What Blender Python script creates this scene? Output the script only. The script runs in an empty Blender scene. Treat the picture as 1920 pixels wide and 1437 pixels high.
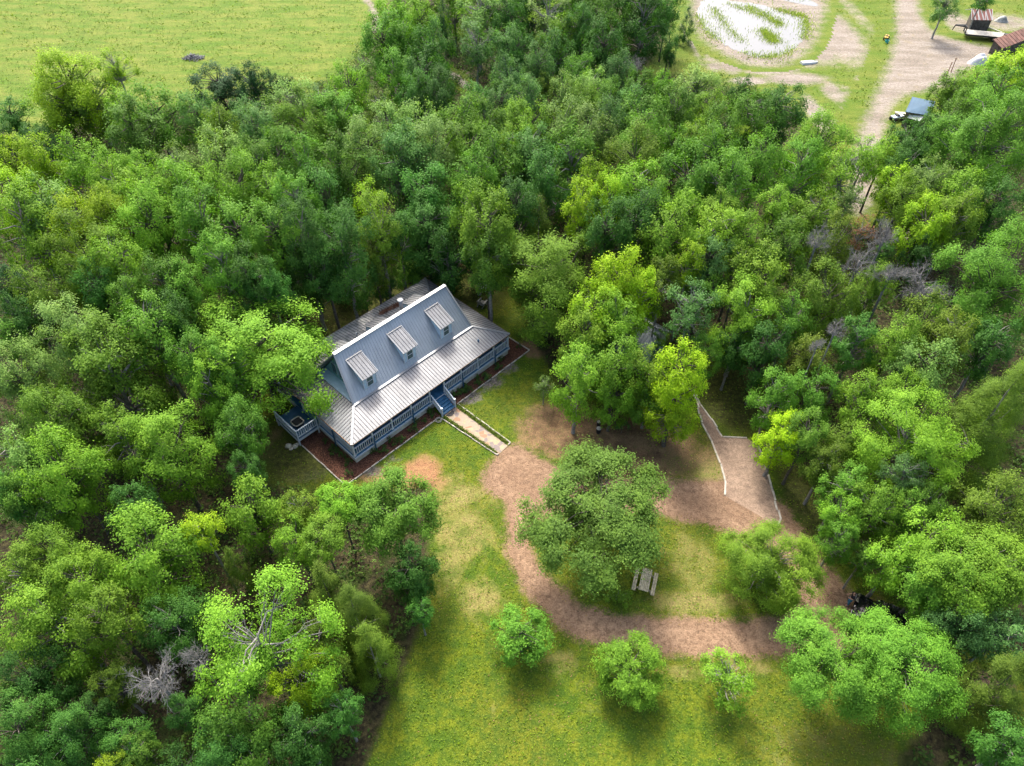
import bpy, math, random
import numpy as np
from mathutils import Vector, Matrix
R_ = math.radians
random.seed(7)

# ------------------------------------------------------------------ camera, light
scene = bpy.context.scene
CAM_H, PITCH, FPX, W0, H0 = 49.27, 46.84, 1353.6, 1920.0, 1437.0
cam_d = bpy.data.cameras.new('camera'); cam = bpy.data.objects.new('camera', cam_d)
scene.collection.objects.link(cam); scene.camera = cam
cam.location = (0, 0, CAM_H); cam.rotation_euler = (R_(90 - PITCH), 0, 0)
cam_d.sensor_width = 36; cam_d.lens = 36 * FPX / W0; cam_d.clip_end = 3000; cam_d.clip_start = .5

SUN_EL, SUN_AZ = 52.0, -14.0          # azimuth from +Y towards +X
world = bpy.data.worlds.new('World'); scene.world = world; world.use_nodes = True
wn = world.node_tree.nodes; wl = world.node_tree.links
sky = wn.new('ShaderNodeTexSky'); sky.sky_type = 'NISHITA'; sky.sun_disc = False
sky.sun_elevation = R_(SUN_EL); sky.sun_rotation = R_(SUN_AZ); sky.air_density = 1.0; sky.dust_density = 6.0; sky.ozone_density = .4
wl.new(sky.outputs[0], wn['Background'].inputs[0]); wn['Background'].inputs[1].default_value = 0.15
sun_d = bpy.data.lights.new('sun', 'SUN'); sun = bpy.data.objects.new('sun', sun_d); scene.collection.objects.link(sun)
sun_d.energy = 2.0; sun_d.angle = R_(11.0); sun_d.color = (1.0, .97, .91)
sd_ = Vector((math.sin(R_(SUN_AZ)) * math.cos(R_(SUN_EL)), math.cos(R_(SUN_AZ)) * math.cos(R_(SUN_EL)), math.sin(R_(SUN_EL))))
sun.rotation_euler = sd_.to_track_quat('Z', 'Y').to_euler(); sun.location = (0, 60, 120)
scene.view_settings.view_transform = 'Standard'; scene.view_settings.look = 'None'
scene.view_settings.exposure = 1.64; scene.view_settings.gamma = 1.0
scene.cycles.max_bounces = 6; scene.cycles.diffuse_bounces = 3; scene.cycles.transmission_bounces = 4
scene.cycles.caustics_reflective = False; scene.cycles.caustics_refractive = False

# ------------------------------------------------------------------ geometry of the view (measured once, gives world places)
_cp, _sp = math.cos(R_(PITCH)), math.sin(R_(PITCH))
FW, UP = np.array([0, _cp, -_sp]), np.array([0, _sp, _cp])
def ray(u, v):
    d = FW * FPX + np.array([1.0, 0, 0]) * (u - W0 / 2) + UP * (H0 / 2 - v)
    return d / FPX
def P(u, v, z=0.0):
    d = ray(u, v); t = (z - CAM_H) / d[2]
    return np.array([d[0] * t, d[1] * t, z])
def depth(p): return float((np.asarray(p) - np.array([0, 0, CAM_H])) @ FW)
def project(p):
    d = np.asarray(p, float) - np.array([0, 0, CAM_H]); z = d @ FW
    return W0 / 2 + FPX * d[0] / z, H0 / 2 - FPX * (d @ UP) / z

# ------------------------------------------------------------------ helpers
COL = scene.collection
class MB:
    """collects shapes; build() links them as one mesh object"""
    def __init__(s): s.v = []; s.f = []; s.m = []; s.M = Matrix.Identity(4)
    def add(s, vs, fs, mi=0):
        o = len(s.v); s.v += [tuple(s.M @ Vector(v)) for v in vs]
        s.f += [tuple(i + o for i in f) for f in fs]; s.m += [mi] * len(fs)
    def box(s, a, b, mi=0):
        x0, y0, z0 = a; x1, y1, z1 = b
        s.add([(x0,y0,z0),(x1,y0,z0),(x1,y1,z0),(x0,y1,z0),(x0,y0,z1),(x1,y0,z1),(x1,y1,z1),(x0,y1,z1)],
              [(0,3,2,1),(4,5,6,7),(0,1,5,4),(1,2,6,5),(2,3,7,6),(3,0,4,7)], mi)
    def beam(s, p, q, w, h=None, mi=0, up=(0, 0, 1)):
        p, q = Vector(p), Vector(q); h = h or w; d = (q - p).normalized(); u = Vector(up)
        if abs(d.dot(u)) > .98: u = Vector((1, 0, 0))
        r = d.cross(u).normalized(); u = r.cross(d)
        c = [r * w / 2 + u * h / 2, -r * w / 2 + u * h / 2, -r * w / 2 - u * h / 2, r * w / 2 - u * h / 2]
        s.add([p + k for k in c] + [q + k for k in c], [(0,1,2,3),(7,6,5,4),(0,4,5,1),(1,5,6,2),(2,6,7,3),(3,7,4,0)], mi)
    def tube(s, pts, rad, n=7, mi=0, cap=True):
        rings = []; vs = []; fs = []
        for i, p in enumerate(pts):
            p = Vector(p); a = Vector(pts[max(i - 1, 0)]); b = Vector(pts[min(i + 1, len(pts) - 1)])
            d = (b - a).normalized(); u = Vector((0, 0, 1)) if abs(d.z) < .9 else Vector((1, 0, 0))
            x = d.cross(u).normalized(); y = d.cross(x); r = rad[i] if hasattr(rad, '__len__') else rad
            for k in range(n):
                t = 2 * math.pi * k / n; vs.append(p + x * (r * math.cos(t)) + y * (r * math.sin(t)))
        for i in range(len(pts) - 1):
            for k in range(n):
                k2 = (k + 1) % n; fs.append((i*n+k, i*n+k2, (i+1)*n+k2, (i+1)*n+k))
        if cap: fs.append(tuple(range(n - 1, -1, -1))); fs.append(tuple((len(pts)-1)*n + k for k in range(n)))
        s.add(vs, fs, mi)
    def lathe(s, prof, n=16, c=(0, 0, 0), mi=0):
        s.tube([(c[0], c[1], c[2] + z) for r, z in prof], [max(r, 1e-4) for r, z in prof], n, mi)
    def slab(s, quad, th, mi=0):
        q = [Vector(k) for k in quad]; nrm = (q[1] - q[0]).cross(q[-1] - q[0]).normalized()
        n = len(q); lo = [k - nrm * th for k in q]
        s.add(q + lo, [tuple(range(n)), tuple(range(2*n-1, n-1, -1))] + [(i, i + n, (i+1) % n + n, (i+1) % n) for i in range(n)], mi)
    def build(s, name, mats, parent=None, smooth=False, bevel=0):
        me = bpy.data.meshes.new(name); me.from_pydata(s.v, [], s.f)
        for m in (mats if isinstance(mats, (list, tuple)) else [mats]): me.materials.append(m)
        if len(me.materials) > 1: me.polygons.foreach_set('material_index', s.m)
        if smooth: me.polygons.foreach_set('use_smooth', [True] * len(me.polygons))
        me.update(); o = bpy.data.objects.new(name, me); COL.objects.link(o)
        if parent is not None: o.parent = parent
        if bevel:
            b = o.modifiers.new('bevel', 'BEVEL'); b.width = bevel; b.segments = 2; b.limit_method = 'ANGLE'
        return o
def tag(o, label=None, cat=None, group=None, kind=None):
    for k, x in (('label', label), ('category', cat), ('group', group), ('kind', kind)):
        if x: o[k] = x
    return o
def thing(name, label, cat, loc=(0, 0, 0), rz=0, group=None):
    o = bpy.data.objects.new(name, None); COL.objects.link(o); o.empty_display_size = .3
    o.location = loc; o.rotation_euler = (0, 0, rz)
    return tag(o, label, cat, group)
def copy_tree(o, parent=None):
    c = o.copy(); COL.objects.link(c)
    if parent is not None: c.parent = parent
    for ch in list(o.children): copy_tree(ch, c)
    return c

# ------------------------------------------------------------------ materials
def mat(name, col, rough=.6, metal=0, spec=.4, noise=None, bump=0, coat=0):
    m = bpy.data.materials.new(name); m.use_nodes = True; n = m.node_tree.nodes; l = m.node_tree.links; b = n['Principled BSDF']
    b.inputs['Roughness'].default_value = rough; b.inputs['Metallic'].default_value = metal
    b.inputs['Specular IOR Level'].default_value = spec; b.inputs['Base Color'].default_value = (*col, 1)
    b.inputs['Coat Weight'].default_value = coat
    if noise:
        sc, amt = noise[0], noise[1]; col2 = noise[2] if len(noise) > 2 else tuple(min(1, c * (1 + amt)) for c in col)
        col1 = col if len(noise) > 2 else tuple(c * (1 - amt) for c in col)
        t = n.new('ShaderNodeTexNoise'); t.inputs['Scale'].default_value = sc; t.inputs['Detail'].default_value = 6
        g = n.new('ShaderNodeNewGeometry'); l.new(g.outputs['Position'], t.inputs['Vector'])
        r = n.new('ShaderNodeValToRGB'); r.color_ramp.elements[0].position = .36; r.color_ramp.elements[1].position = .64
        r.color_ramp.elements[0].color = (*col1, 1); r.color_ramp.elements[1].color = (*col2, 1)
        l.new(t.outputs[0], r.inputs[0]); l.new(r.outputs[0], b.inputs['Base Color'])
        if bump:
            bp = n.new('ShaderNodeBump'); bp.inputs['Strength'].default_value = bump; bp.inputs['Distance'].default_value = .05
            l.new(t.outputs[0], bp.inputs['Height']); l.new(bp.outputs[0], b.inputs['Normal'])
    return m

class G:
    """tiny node-graph helper"""
    def __init__(s, m): s.n = m.node_tree.nodes; s.l = m.node_tree.links
    def set(s, sock, x):
        if isinstance(x, bpy.types.NodeSocket): s.l.new(x, sock)
        elif isinstance(x, (tuple, list)): sock.default_value = (*x, 1) if len(x) == 3 and sock.type == 'RGBA' else x
        else: sock.default_value = x
    def noise(s, vec, scale, detail=4, rough=.55, dist=0):
        t = s.n.new('ShaderNodeTexNoise'); s.set(t.inputs['Vector'], vec); t.inputs['Scale'].default_value = scale
        t.inputs['Detail'].default_value = detail; t.inputs['Roughness'].default_value = rough; t.inputs['Distortion'].default_value = dist
        return t.outputs[0]
    def math(s, op, a, b=0.0, clamp=False):
        t = s.n.new('ShaderNodeMath'); t.operation = op; t.use_clamp = clamp; s.set(t.inputs[0], a); s.set(t.inputs[1], b); return t.outputs[0]
    def step(s, x, lo, hi):
        t = s.n.new('ShaderNodeMapRange'); t.interpolation_type = 'SMOOTHSTEP'; s.set(t.inputs[0], x)
        t.inputs[1].default_value = lo; t.inputs[2].default_value = hi; return t.outputs[0]
    def mix(s, f, a, b, mode='MIX'):
        t = s.n.new('ShaderNodeMix'); t.data_type = 'RGBA'; t.blend_type = mode
        s.set(t.inputs[0], f); s.set(t.inputs[6], a); s.set(t.inputs[7], b); return t.outputs[2]
    def attr(s, name):
        t = s.n.new('ShaderNodeAttribute'); t.attribute_name = name; return t.outputs['Fac']

def terrain_material():
    m = bpy.data.materials.new('terrain'); m.use_nodes = True; g = G(m); b = g.n['Principled BSDF']
    pos = g.n.new('ShaderNodeNewGeometry').outputs['Position']
    nb = g.noise(pos, .11, 3); nm = g.noise(pos, .55, 4, .6); nf = g.noise(pos, 2.6, 4, .65); nx = g.noise(pos, 9, 3, .7)
    mp = g.n.new('ShaderNodeMapping'); mp.inputs['Scale'].default_value = (.28, 1, 1); mp.inputs['Rotation'].default_value = (0, 0, R_(24)); g.l.new(pos, mp.inputs[0])
    ns = g.noise(mp.outputs[0], .5, 5, .62)
    # lawn grass
    grass = g.mix(g.step(nm, .38, .62), (.047, .094, .005), (.108, .140, .007))
    grass = g.mix(g.step(nb, .40, .62), grass, g.mix(.5, grass, (.120, .122, .012)))
    grass = g.mix(g.math('MULTIPLY', g.step(nf, .44, .60), .75), grass, (.026, .056, .005))
    grass = g.mix(g.math('MULTIPLY', g.step(nx, .56, .68), .45), grass, (.17, .17, .04))
    # pasture
    field = g.mix(g.step(ns, .36, .64), (.068, .125, .010), (.130, .155, .026))
    field = g.mix(g.math('MULTIPLY', g.step(nm, .50, .70), .65), field, (.060, .105, .010))
    field = g.mix(g.math('MULTIPLY', g.step(nf, .52, .70), .45), field, (.048, .085, .010))
    c = g.mix(g.attr('field'), grass, field)
    def layer(c, name, col, k=1.1, lo=.35, hi=.65, nz=None):
        a = g.math('ADD', g.attr(name), g.math('MULTIPLY', g.math('SUBTRACT', nz or g.math('ADD', g.math('MULTIPLY', nm, .6), g.math('MULTIPLY', nf, .4)), .5), k))
        return g.mix(g.step(a, lo, hi), c, col)
    dry = g.mix(g.step(nf, .35, .65), (.235, .185, .075), (.14, .145, .035))
    c = layer(c, 'dry', dry, 1.6, .3, .8)
    soil = g.mix(g.step(nm, .35, .65), (.105, .064, .034), (.200, .128, .066))
    soil = g.mix(g.math('MULTIPLY', g.step(nf, .5, .62), .5), soil, (.060, .060, .018))
    c = layer(c, 'soil', soil, 1.1, .3, .75)
    red = g.mix(g.step(nf, .3, .7), (.27, .135, .070), (.22, .13, .06))
    c = layer(c, 'red', red, 1.0, .3, .8)
    grey = g.mix(g.step(nf, .3, .7), (.085, .078, .068), (.14, .125, .105))
    c = layer(c, 'grey', grey, 1.0, .3, .7)
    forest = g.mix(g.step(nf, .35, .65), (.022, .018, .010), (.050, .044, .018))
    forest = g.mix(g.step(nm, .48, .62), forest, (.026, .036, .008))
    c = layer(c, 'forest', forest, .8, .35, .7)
    shade = g.mix(g.step(nf, .35, .65), (.042, .046, .012), (.066, .074, .014))  # dark olive patches: shade put into the grass colour
    c = layer(c, 'shade_grass', shade, 1.2, .3, .8)
    gravel = g.mix(g.step(nm, .22, .78), (.168, .105, .066), (.205, .132, .083))
    gravel = g.mix(g.math('MULTIPLY', g.step(nx, .45, .65), .16), gravel, (.23, .16, .11))
    gravel = g.mix(g.math('MULTIPLY', g.step(nf, .55, .68), .25), gravel, (.125, .083, .052))
    c = layer(c, 'gravel', gravel, 1.0, .33, .67)
    c = g.mix(g.math('MULTIPLY', g.attr('rut'), g.step(nf, .35, .6)), c, g.mix(.4, c, (.34, .23, .15)))
    sand = g.mix(g.step(ns, .36, .64), (.160, .136, .110), (.222, .195, .166))
    sand = g.mix(g.math('MULTIPLY', g.step(nm, .55, .7), .5), sand, (.20, .165, .10))
    c = layer(c, 'sand', sand, 1.3, .22, .80)
    pad = g.mix(g.step(nm, .3, .7), (.215, .152, .110), (.265, .190, .138))
    pad = g.mix(g.math('MULTIPLY', g.step(nx, .5, .7), .35), pad, (.21, .15, .11))
    c = layer(c, 'pad', pad, .35, .36, .64)
    mulch = g.mix(g.step(nx, .4, .62), (.050, .022, .014), (.125, .058, .036))
    c = layer(c, 'mulch', mulch, .25, .42, .58)
    sp = g.math('SUBTRACT', g.math('ADD', g.math('MULTIPLY', nx, 1.5), g.math('MULTIPLY', nf, 1.1)), .5)     # fine value grain
    c = g.mix(1.0, c, g.n_rgb(g.math('ADD', g.math('MULTIPLY', sp, 1.25), 0.0)), 'MULTIPLY')
    g.set(b.inputs['Base Color'], c); b.inputs['Roughness'].default_value = .9; b.inputs['Specular IOR Level'].default_value = .15
    bp = g.n.new('ShaderNodeBump'); bp.inputs['Strength'].default_value = .7; bp.inputs['Distance'].default_value = .12
    g.set(bp.inputs['Height'], g.math('ADD', nx, g.math('MULTIPLY', nf, 1.5))); g.l.new(bp.outputs[0], b.inputs['Normal'])
    return m
def _n_rgb(s, x):
    t = s.n.new('ShaderNodeCombineColor'); [s.set(t.inputs[i], x) for i in range(3)]; return t.outputs[0]
G.n_rgb = _n_rgb
TERRAIN = terrain_material()

def leaf_material():
    m = bpy.data.materials.new('foliage'); m.use_nodes = True; g = G(m); b = g.n['Principled BSDF']; out = g.n['Material Output']
    col = g.n.new('ShaderNodeObjectInfo').outputs['Color']; t = g.attr('tint')
    hs = g.n.new('ShaderNodeHueSaturation'); g.set(hs.inputs['Color'], col)
    g.set(hs.inputs['Value'], g.math('ADD', g.math('MULTIPLY', t, 1.0), .52))
    g.set(hs.inputs['Hue'], g.math('ADD', g.math('MULTIPLY', t, -.028), .514))
    c = hs.outputs[0]; g.set(b.inputs['Base Color'], c); b.inputs['Roughness'].default_value = .65; b.inputs['Specular IOR Level'].default_value = .18
    tr = g.n.new('ShaderNodeBsdfTranslucent'); g.set(tr.inputs['Color'], g.mix(1.0, c, (1.10, 1.18, .6), 'MULTIPLY'))
    mx = g.n.new('ShaderNodeMixShader'); mx.inputs[0].default_value = .38
    g.l.new(b.outputs[0], mx.inputs[1]); g.l.new(tr.outputs[0], mx.inputs[2]); g.l.new(mx.outputs[0], out.inputs['Surface'])
    return m
LEAF = leaf_material()
BARK = mat('bark', (.085, .072, .058), .9, noise=(6, .45))
GREYBARK = mat('grey_bark', (.19, .175, .155), .9, noise=(5, .3))
PALEBARK = mat('pale_bark', (.21, .20, .18), .9, noise=(5, .3))
DEADBARK = mat('dead_bark', (.150, .147, .142), .9, noise=(5, .25))

# ------------------------------------------------------------------ tree table (measured on the photograph): u, v, radius px | height m, shape, colour, own label
# shapes r round, t tall, b broad, c cedar, a airy, s small low, d dead, x dead with rusty needles
TREES = '''
140,168,74|13,r,y|tall full yellow-green tree standing alone at the pasture edge
217,125,36|13,a,y|slender yellow-green tree with a bare dark stem leaning from the lone pasture tree
118,205,50|9,r,l; 172,190,46|10,r,l; 25,225,40|7,r,d; 70,262,34|6,r,d; 100,280,28|5,r,d; 8,262,30|6,r,d
415,178,52|7,r,k|dark evergreen clump by the pasture, seen between the brush pile and the wood
476,150,36|9,r,k|tall dark evergreen rising at the end of the evergreen clump by the pasture
517,152,16|8,r,k; 541,152,13|7,r,k
290,215,50|12,r,m; 232,205,32|11,r,l; 370,208,36|11,r,b; 412,238,40|12,r,l; 460,212,30|11,r,b; 500,226,42|12,r,p; 552,190,44|11,a,p; 600,185,30|11,a,b
655,158,42|12,r,l; 680,125,28|10,a,p; 256,256,52|13,t,m; 331,309,40|13,r,p; 262,317,36|13,r,l; 479,242,36|12,r,b
719,72,48|12,r,m|mid green tree standing at the corner of the pasture where the track bends
745,20,42|12,r,l; 788,34,34|12,r,l; 755,58,30|12,r,m; 808,78,42|12,r,d; 831,28,22|11,c,k; 898,30,52|12,a,p; 870,64,15|5,s,o; 895,84,46|12,a,b; 950,84,40|12,r,b; 953,22,32|12,r,d
744,134,40|12,r,m; 795,131,48|13,r,d; 781,166,38|13,r,d; 814,182,34|12,r,d; 719,202,36|11,a,o; 828,153,28|12,r,d; 892,190,30|11,r,d; 940,186,38|12,r,b; 952,138,36|12,r,b
586,231,60|13,r,l; 636,226,46|13,t,m; 686,267,45|13,r,p; 731,242,44|13,r,p; 786,234,42|13,r,p; 870,230,48|13,r,m; 914,236,40|13,r,m; 962,225,36|13,r,l
814,280,58|14,r,p; 753,292,50|14,r,b; 519,300,58|14,r,m; 572,304,44|14,t,m; 636,317,50|14,t,m; 502,353,45|14,r,l; 605,362,50|14,t,d; 552,369,40|14,r,m
881,267,42|13,r,l; 931,297,52|14,r,m; 886,322,42|14,r,m; 970,269,40|13,r,l; 692,372,30|13,t,y; 772,322,54|14,t,d; 800,365,52|14,t,d; 892,383,48|14,r,l
1027,32,48|12,a,p|pale feathery tree with twin dark stems among the trees beside the pond
1057,52,30|11,r,l; 1127,30,52|13,r,m; 1205,33,52|13,r,d; 1133,78,46|13,r,d; 1090,40,34|12,r,d
1256,80,18|8,r,d; 1258,104,11|6,r,d; 1250,18,24|10,r,d
1288,40,18|6,c,k|small dark blue-green cedar at the pond bank
971,84,34|12,r,d; 1041,92,38|11,r,d; 1010,117,36|12,r,b; 1085,128,36|11,r,m; 1160,128,34|10,r,b; 1191,106,26|8,d,g
1024,156,20|9,r,o; 990,172,34|12,r,b; 1057,164,28|11,r,p; 1110,160,38|11,r,p; 1093,194,34|11,r,l; 1141,184,34|11,r,m; 1199,166,36|10,r,m; 1180,192,34|11,r,b; 1244,158,26|9,r,m
1308,164,46|10,r,p|pale bushy tree at the wood edge facing the pond
1391,169,26|8,r,d; 1266,208,45|12,r,m; 1208,222,52|13,r,m; 1144,217,34|12,r,b; 1330,199,34|10,r,l; 1405,208,48|11,r,m; 1350,232,40|12,r,m; 1391,247,16|9,s,y
985,233,44|13,r,l; 1057,239,54|13,r,p; 1107,242,44|13,r,p; 996,272,42|14,r,b; 1202,254,44|13,r,m; 1071,297,54|14,r,m; 1272,269,32|12,r,m; 1341,278,48|13,r,m; 1428,289,45|13,r,m; 1305,249,30|12,r,l
1188,297,62|14,r,o; 1027,336,50|14,r,d; 1291,328,54|14,r,m; 1366,330,50|14,r,m; 1107,336,32|14,t,y; 1191,344,50|14,r,l; 1141,361,36|14,t,y; 1088,376,32|14,t,y; 1225,378,38|13,r,m; 1291,383,28|13,r,l; 1352,395,34|13,r,l
1462,202,50|10,r,d; 1540,268,60|12,r,l; 1503,304,45|12,r,m; 1587,312,50|12,a,l; 1623,294,42|11,a,l; 1660,284,30|10,r,l
1698,260,40|10,r,d; 1735,252,36|10,r,d; 1704,302,38|11,r,d; 1762,247,34|9,r,d; 1902,142,56|10,r,y; 1830,164,42|8,r,l; 1787,160,34|9,r,l; 1818,192,34|10,r,m; 1782,216,30|9,r,m; 1876,166,44|11,r,m
1856,262,98|16,r,m|huge rounded dark-shaded oak beyond the blue-roofed shed
1676,336,30|10,r,y; 1746,333,38|11,r,p; 1698,362,34|11,r,l; 1801,369,46|11,r,l; 1876,372,42|11,r,d; 1462,344,22|8,d,g; 1732,392,32|10,r,y; 1592,372,26|9,a,p
20,297,44|13,r,y; 80,297,38|13,r,y; 22,350,44|14,r,y; 150,302,48|14,r,l; 200,317,40|14,r,l; 222,350,42|14,r,l; 412,292,50|14,r,p; 479,300,36|14,r,m; 445,344,58|15,r,l; 334,347,50|15,r,l; 278,367,48|15,r,l; 84,378,50|14,r,p; 195,392,40|14,r,y
42,408,54|14,r,l; 145,402,45|14,r,y; 209,399,38|14,r,y; 156,472,68|15,r,l; 209,474,44|15,r,l; 278,408,60|15,r,l; 376,402,50|15,r,m; 445,422,55|15,r,m; 61,541,42|13,r,l; 17,530,36|12,r,k; 300,508,42|14,r,m; 340,530,40|13,r,m; 412,486,42|15,r,m; 460,508,45|15,t,d; 237,552,36|13,r,m; 181,530,40|13,r,d
273,602,52|14,r,m; 320,589,40|13,r,d; 379,597,30|10,t,o; 139,632,64|14,t,p; 36,589,40|12,r,d; 50,639,28|10,c,o; 11,619,30|11,r,m; 25,694,60|13,r,p
209,700,88|13,r,l|big light green spreading tree in the wood opposite the side deck
356,658,42|13,r,m; 392,712,44|12,t,l
500,700,128|12,r,l|tall light green tree hiding one end of the porch house
420,668,42|12,r,m; 445,778,38|9,r,m
563,436,60|16,t,d; 516,422,45|15,r,m; 639,444,60|16,t,d; 605,491,44|15,t,d; 708,414,42|15,t,o; 700,486,30|11,t,o; 747,425,30|15,t,d; 800,425,58|16,t,d; 839,469,44|14,r,d
753,511,30|6,s,l|leafy pale bush growing just behind the back porch roof
720,532,28|4.5,r,d; 772,512,30|5,r,m; 805,500,26|4.5,r,d; 682,545,22|4,r,d; 843,494,26|5,r,d; 884,486,26|5,r,d; 560,560,30|5,r,d; 640,520,30|5,r,d
594,544,27|5,s,o|yellow-olive bush at the wood edge behind the house
914,413,54|15,r,l; 917,469,46|13,r,m; 970,378,45|14,r,d; 500,522,38|13,r,d
1026,542,108|12,r,l|big spreading light green tree covering the far corner of the porch house
1010,424,42|12,c,o|dull olive cedar with brown tips behind the big spreading tree
1138,422,50|14,r,d; 1199,399,45|14,r,d; 1255,430,54|14,r,l; 1350,422,50|14,r,l; 1394,436,40|13,r,l; 1294,481,30|12,r,y; 1333,477,42|12,r,b; 1247,508,32|11,r,o; 1238,548,28|10,a,o
1294,575,52|12,a,b|blue-green thin-leaved tree beyond the half-hidden metal cabin roof
1168,512,54|13,r,v|bright yellow tree standing over the half-hidden metal cabin roof
1200,548,40|11,r,v; 1116,573,48|11,r,y; 1158,592,46|11,r,l; 1099,620,50|10,r,l; 1212,690,50|9,r,l; 1160,680,54|10,r,l; 1085,700,50|10,r,l; 1150,738,44|7,r,l; 1215,745,40|6,r,m
1280,690,50|12,r,v; 1260,768,52|7,r,v
1319,658,36|8,r,m; 1238,633,18|6,a,l; 1020,722,20|3.5,a,p; 1100,668,40|8,r,m
1339,541,25|9,r,m; 1394,486,30|12,r,l; 1430,525,55|13,t,l; 1396,590,62|12,t,l; 1440,645,48|10,r,d; 1380,640,36|8,r,d
1459,383,35|12,r,l; 1529,399,42|12,r,l; 1476,452,48|13,r,m; 1565,447,40|12,t,o
1537,441,34|13.5,d,g|grey-brown leafless tree squeezed behind an olive cedar-like tree
1615,430,32|11.5,x,r|dead tree with rusty brown foliage in the wood
1620,472,38|12.5,d,g; 1665,431,36|12.5,d,g; 1678,498,38|12.5,d,g
1743,510,54|12,d,g|widest bare grey tree with long fanned branches next to the round oak
1737,413,42|11,r,y|bright yellow-green round tree above the bare grey trees
1801,394,38|11,r,o; 1732,469,34|8,r,d; 1662,466,16|8,r,d
1872,522,98|14,r,m|huge round-topped oak touching the frame edge beside bare grey trees
1643,529,35|10,r,l; 1551,547,60|12,r,l; 1484,589,42|10,r,m; 1732,604,54|11,r,o; 1790,619,46|12,r,o; 1684,633,46|11,r,l; 1609,632,38|10,r,d; 1570,612,26|12,d,g; 1537,638,22|11,d,g; 1732,680,56|11,r,p; 1865,630,45|10,r,d; 1517,667,42|9,r,o
1456,733,44|9,r,m; 1529,727,44|9,r,m; 1623,738,44|10,r,l; 1698,727,38|10,r,l
1852,785,86|13,c,o|tall olive cedar with a bare grey streak in its tip
1900,720,50|12,c,o; 1465,817,46|8,t,v|vivid green leafy tree leaning over the gravel pad
1517,803,38|9,r,m; 1554,858,42|8,r,o; 1587,817,32|8,r,o
1707,812,94|12,r,l|broad fine-leaved light green tree next to the tall olive cedar
1698,884,40|9,a,b; 1587,908,42|8,r,m; 1579,958,38|8,r,l; 1643,944,46|9,r,l; 1698,952,40|8,r,m; 1748,939,45|8,r,m; 1865,952,70|10,r,o; 1576,1004,36|7,r,m; 1748,1002,56|9,r,l; 1684,1044,52|8,r,l; 1851,1064,80|9,b,l; 1625,1040,28|6,r,m
1114,972,135|7.4,b,e|great spreading oak on the island inside the gravel loop
1443,1058,98|6.5,f,l|rounded oak standing at the bend between gravel loop and pad
1738,1088,60|8,f,m; 1802,1078,76|9,b,l; 1800,1166,64|8,r,b; 1886,1180,52|8,r,b
1560,1238,100|7.5,b,m|wide light green oak overhanging the person and the black car
1686,1243,106|7.5,b,m|wide light green oak at the lawn corner, its boughs reaching the gravel
1864,1290,75|9,c,o; 1905,1392,56|8,r,d
979,1196,56|4.2,r,m|small dark green tree on the lawn between the wood and the gravel bend
1181,1260,66|4.4,f,l|round fluffy light green tree, middle one on the lawn along the gravel
1363,1273,56|4.4,a,l|thin pale green young tree on the lawn nearest the wide oak
1157,1118,30|1.3,s,l|low weedy green shrub beside the picnic table
1167,797,14|1.6,s,b|grey-green tufted shrub on the bare soil below the yellow tree
742,958,84|8,b,m|forked dark-limbed oak where the wood meets the lawn
770,1064,52|7,r,d; 561,952,40|8,r,o; 636,940,44|8,b,l; 690,940,36|7,b,m; 553,1008,44|8,r,l; 606,1008,44|8,b,l; 470,949,54|9,r,l; 436,1052,28|6,c,o
612,1104,52|9,c,o; 664,1144,58|9,c,o; 595,1186,48|8,r,o; 692,1206,52|8,c,o; 617,1244,40|7,r,o; 788,1142,26|5,r,d; 790,1090,22|5,r,d
488,1205,124|13,a,l|bright airy tree showing a fan of grey boughs in the lower wood
560,1265,60|9,r,v; 450,1372,80|9,r,m
280,1260,58|11,d,g|bare grey twiggy tree beside the airy bright tree
365,1228,40|10,d,g
103,780,64|12,r,l; 223,813,48|11,r,l; 315,847,72|12,t,l; 445,799,42|10,r,m; 111,875,74|12,r,l; 25,847,50|11,r,p; 245,944,40|9,r,d; 56,925,48|10,r,m; 459,875,34|8,r,d; 12,920,36|10,r,d
280,1037,88|11,r,l|broad yellow-green tree below the dark gap in the lower wood
373,986,32|10,r,y; 92,1044,58|10,r,l; 42,1070,48|10,r,l; 153,1083,58|11,r,l
97,1156,82|11,r,l|big mottled green tree with a bare grey snag under it at the frame side
189,1150,50|11,r,l; 320,1156,58|9,r,d; 56,1262,58|9,r,d; 209,1279,40|7,r,o; 28,1359,58|9,r,d; 125,1373,58|8,r,d; 237,1387,44|7,r,d; 250,1412,40|7,r,m; 209,1439,34|7,r,y; 418,1409,66|8,r,d; 170,1330,34|7,r,d; 560,1370,56|8,r,d; 340,1330,36|7,r,d; 640,1330,40|7,r,d; 570,1440,50|6,r,d; 340,1440,50|6,r,d; 60,1440,50|7,r,d
1772,12,34|8,a,b|thin grey-green tree leaning beside the rusty-roofed shed
1845,-8,26|8,a,d
910,-22,50|12,r,m; 1000,-14,44|13,r,d; 1090,-6,40|13,r,m; 1175,-16,46|13,r,d; 1235,-12,40|12,r,d; 960,-30,44|12,r,d; 1140,-34,50|13,r,m; 1060,-30,46|13,r,d; 850,-8,34|11,r,l; 800,6,32|11,r,l
'''
def parse_trees():
    rows = []
    for line in TREES.strip().splitlines():
        for item in line.split(';'):
            a = item.strip().split('|'); u, v, r = map(float, a[0].split(',')); h, st, co = a[1].split(',')
            rows.append([u, v, r, float(h), st, co, a[2] if len(a) > 2 else None])
    return rows
TR = parse_trees()
CZF = {'r': 1.15, 't': 1.5, 'f': .9, 'b': .62, 'c': 1.6, 'a': 1.0, 's': .7, 'd': .9, 'x': 1.0}
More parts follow.
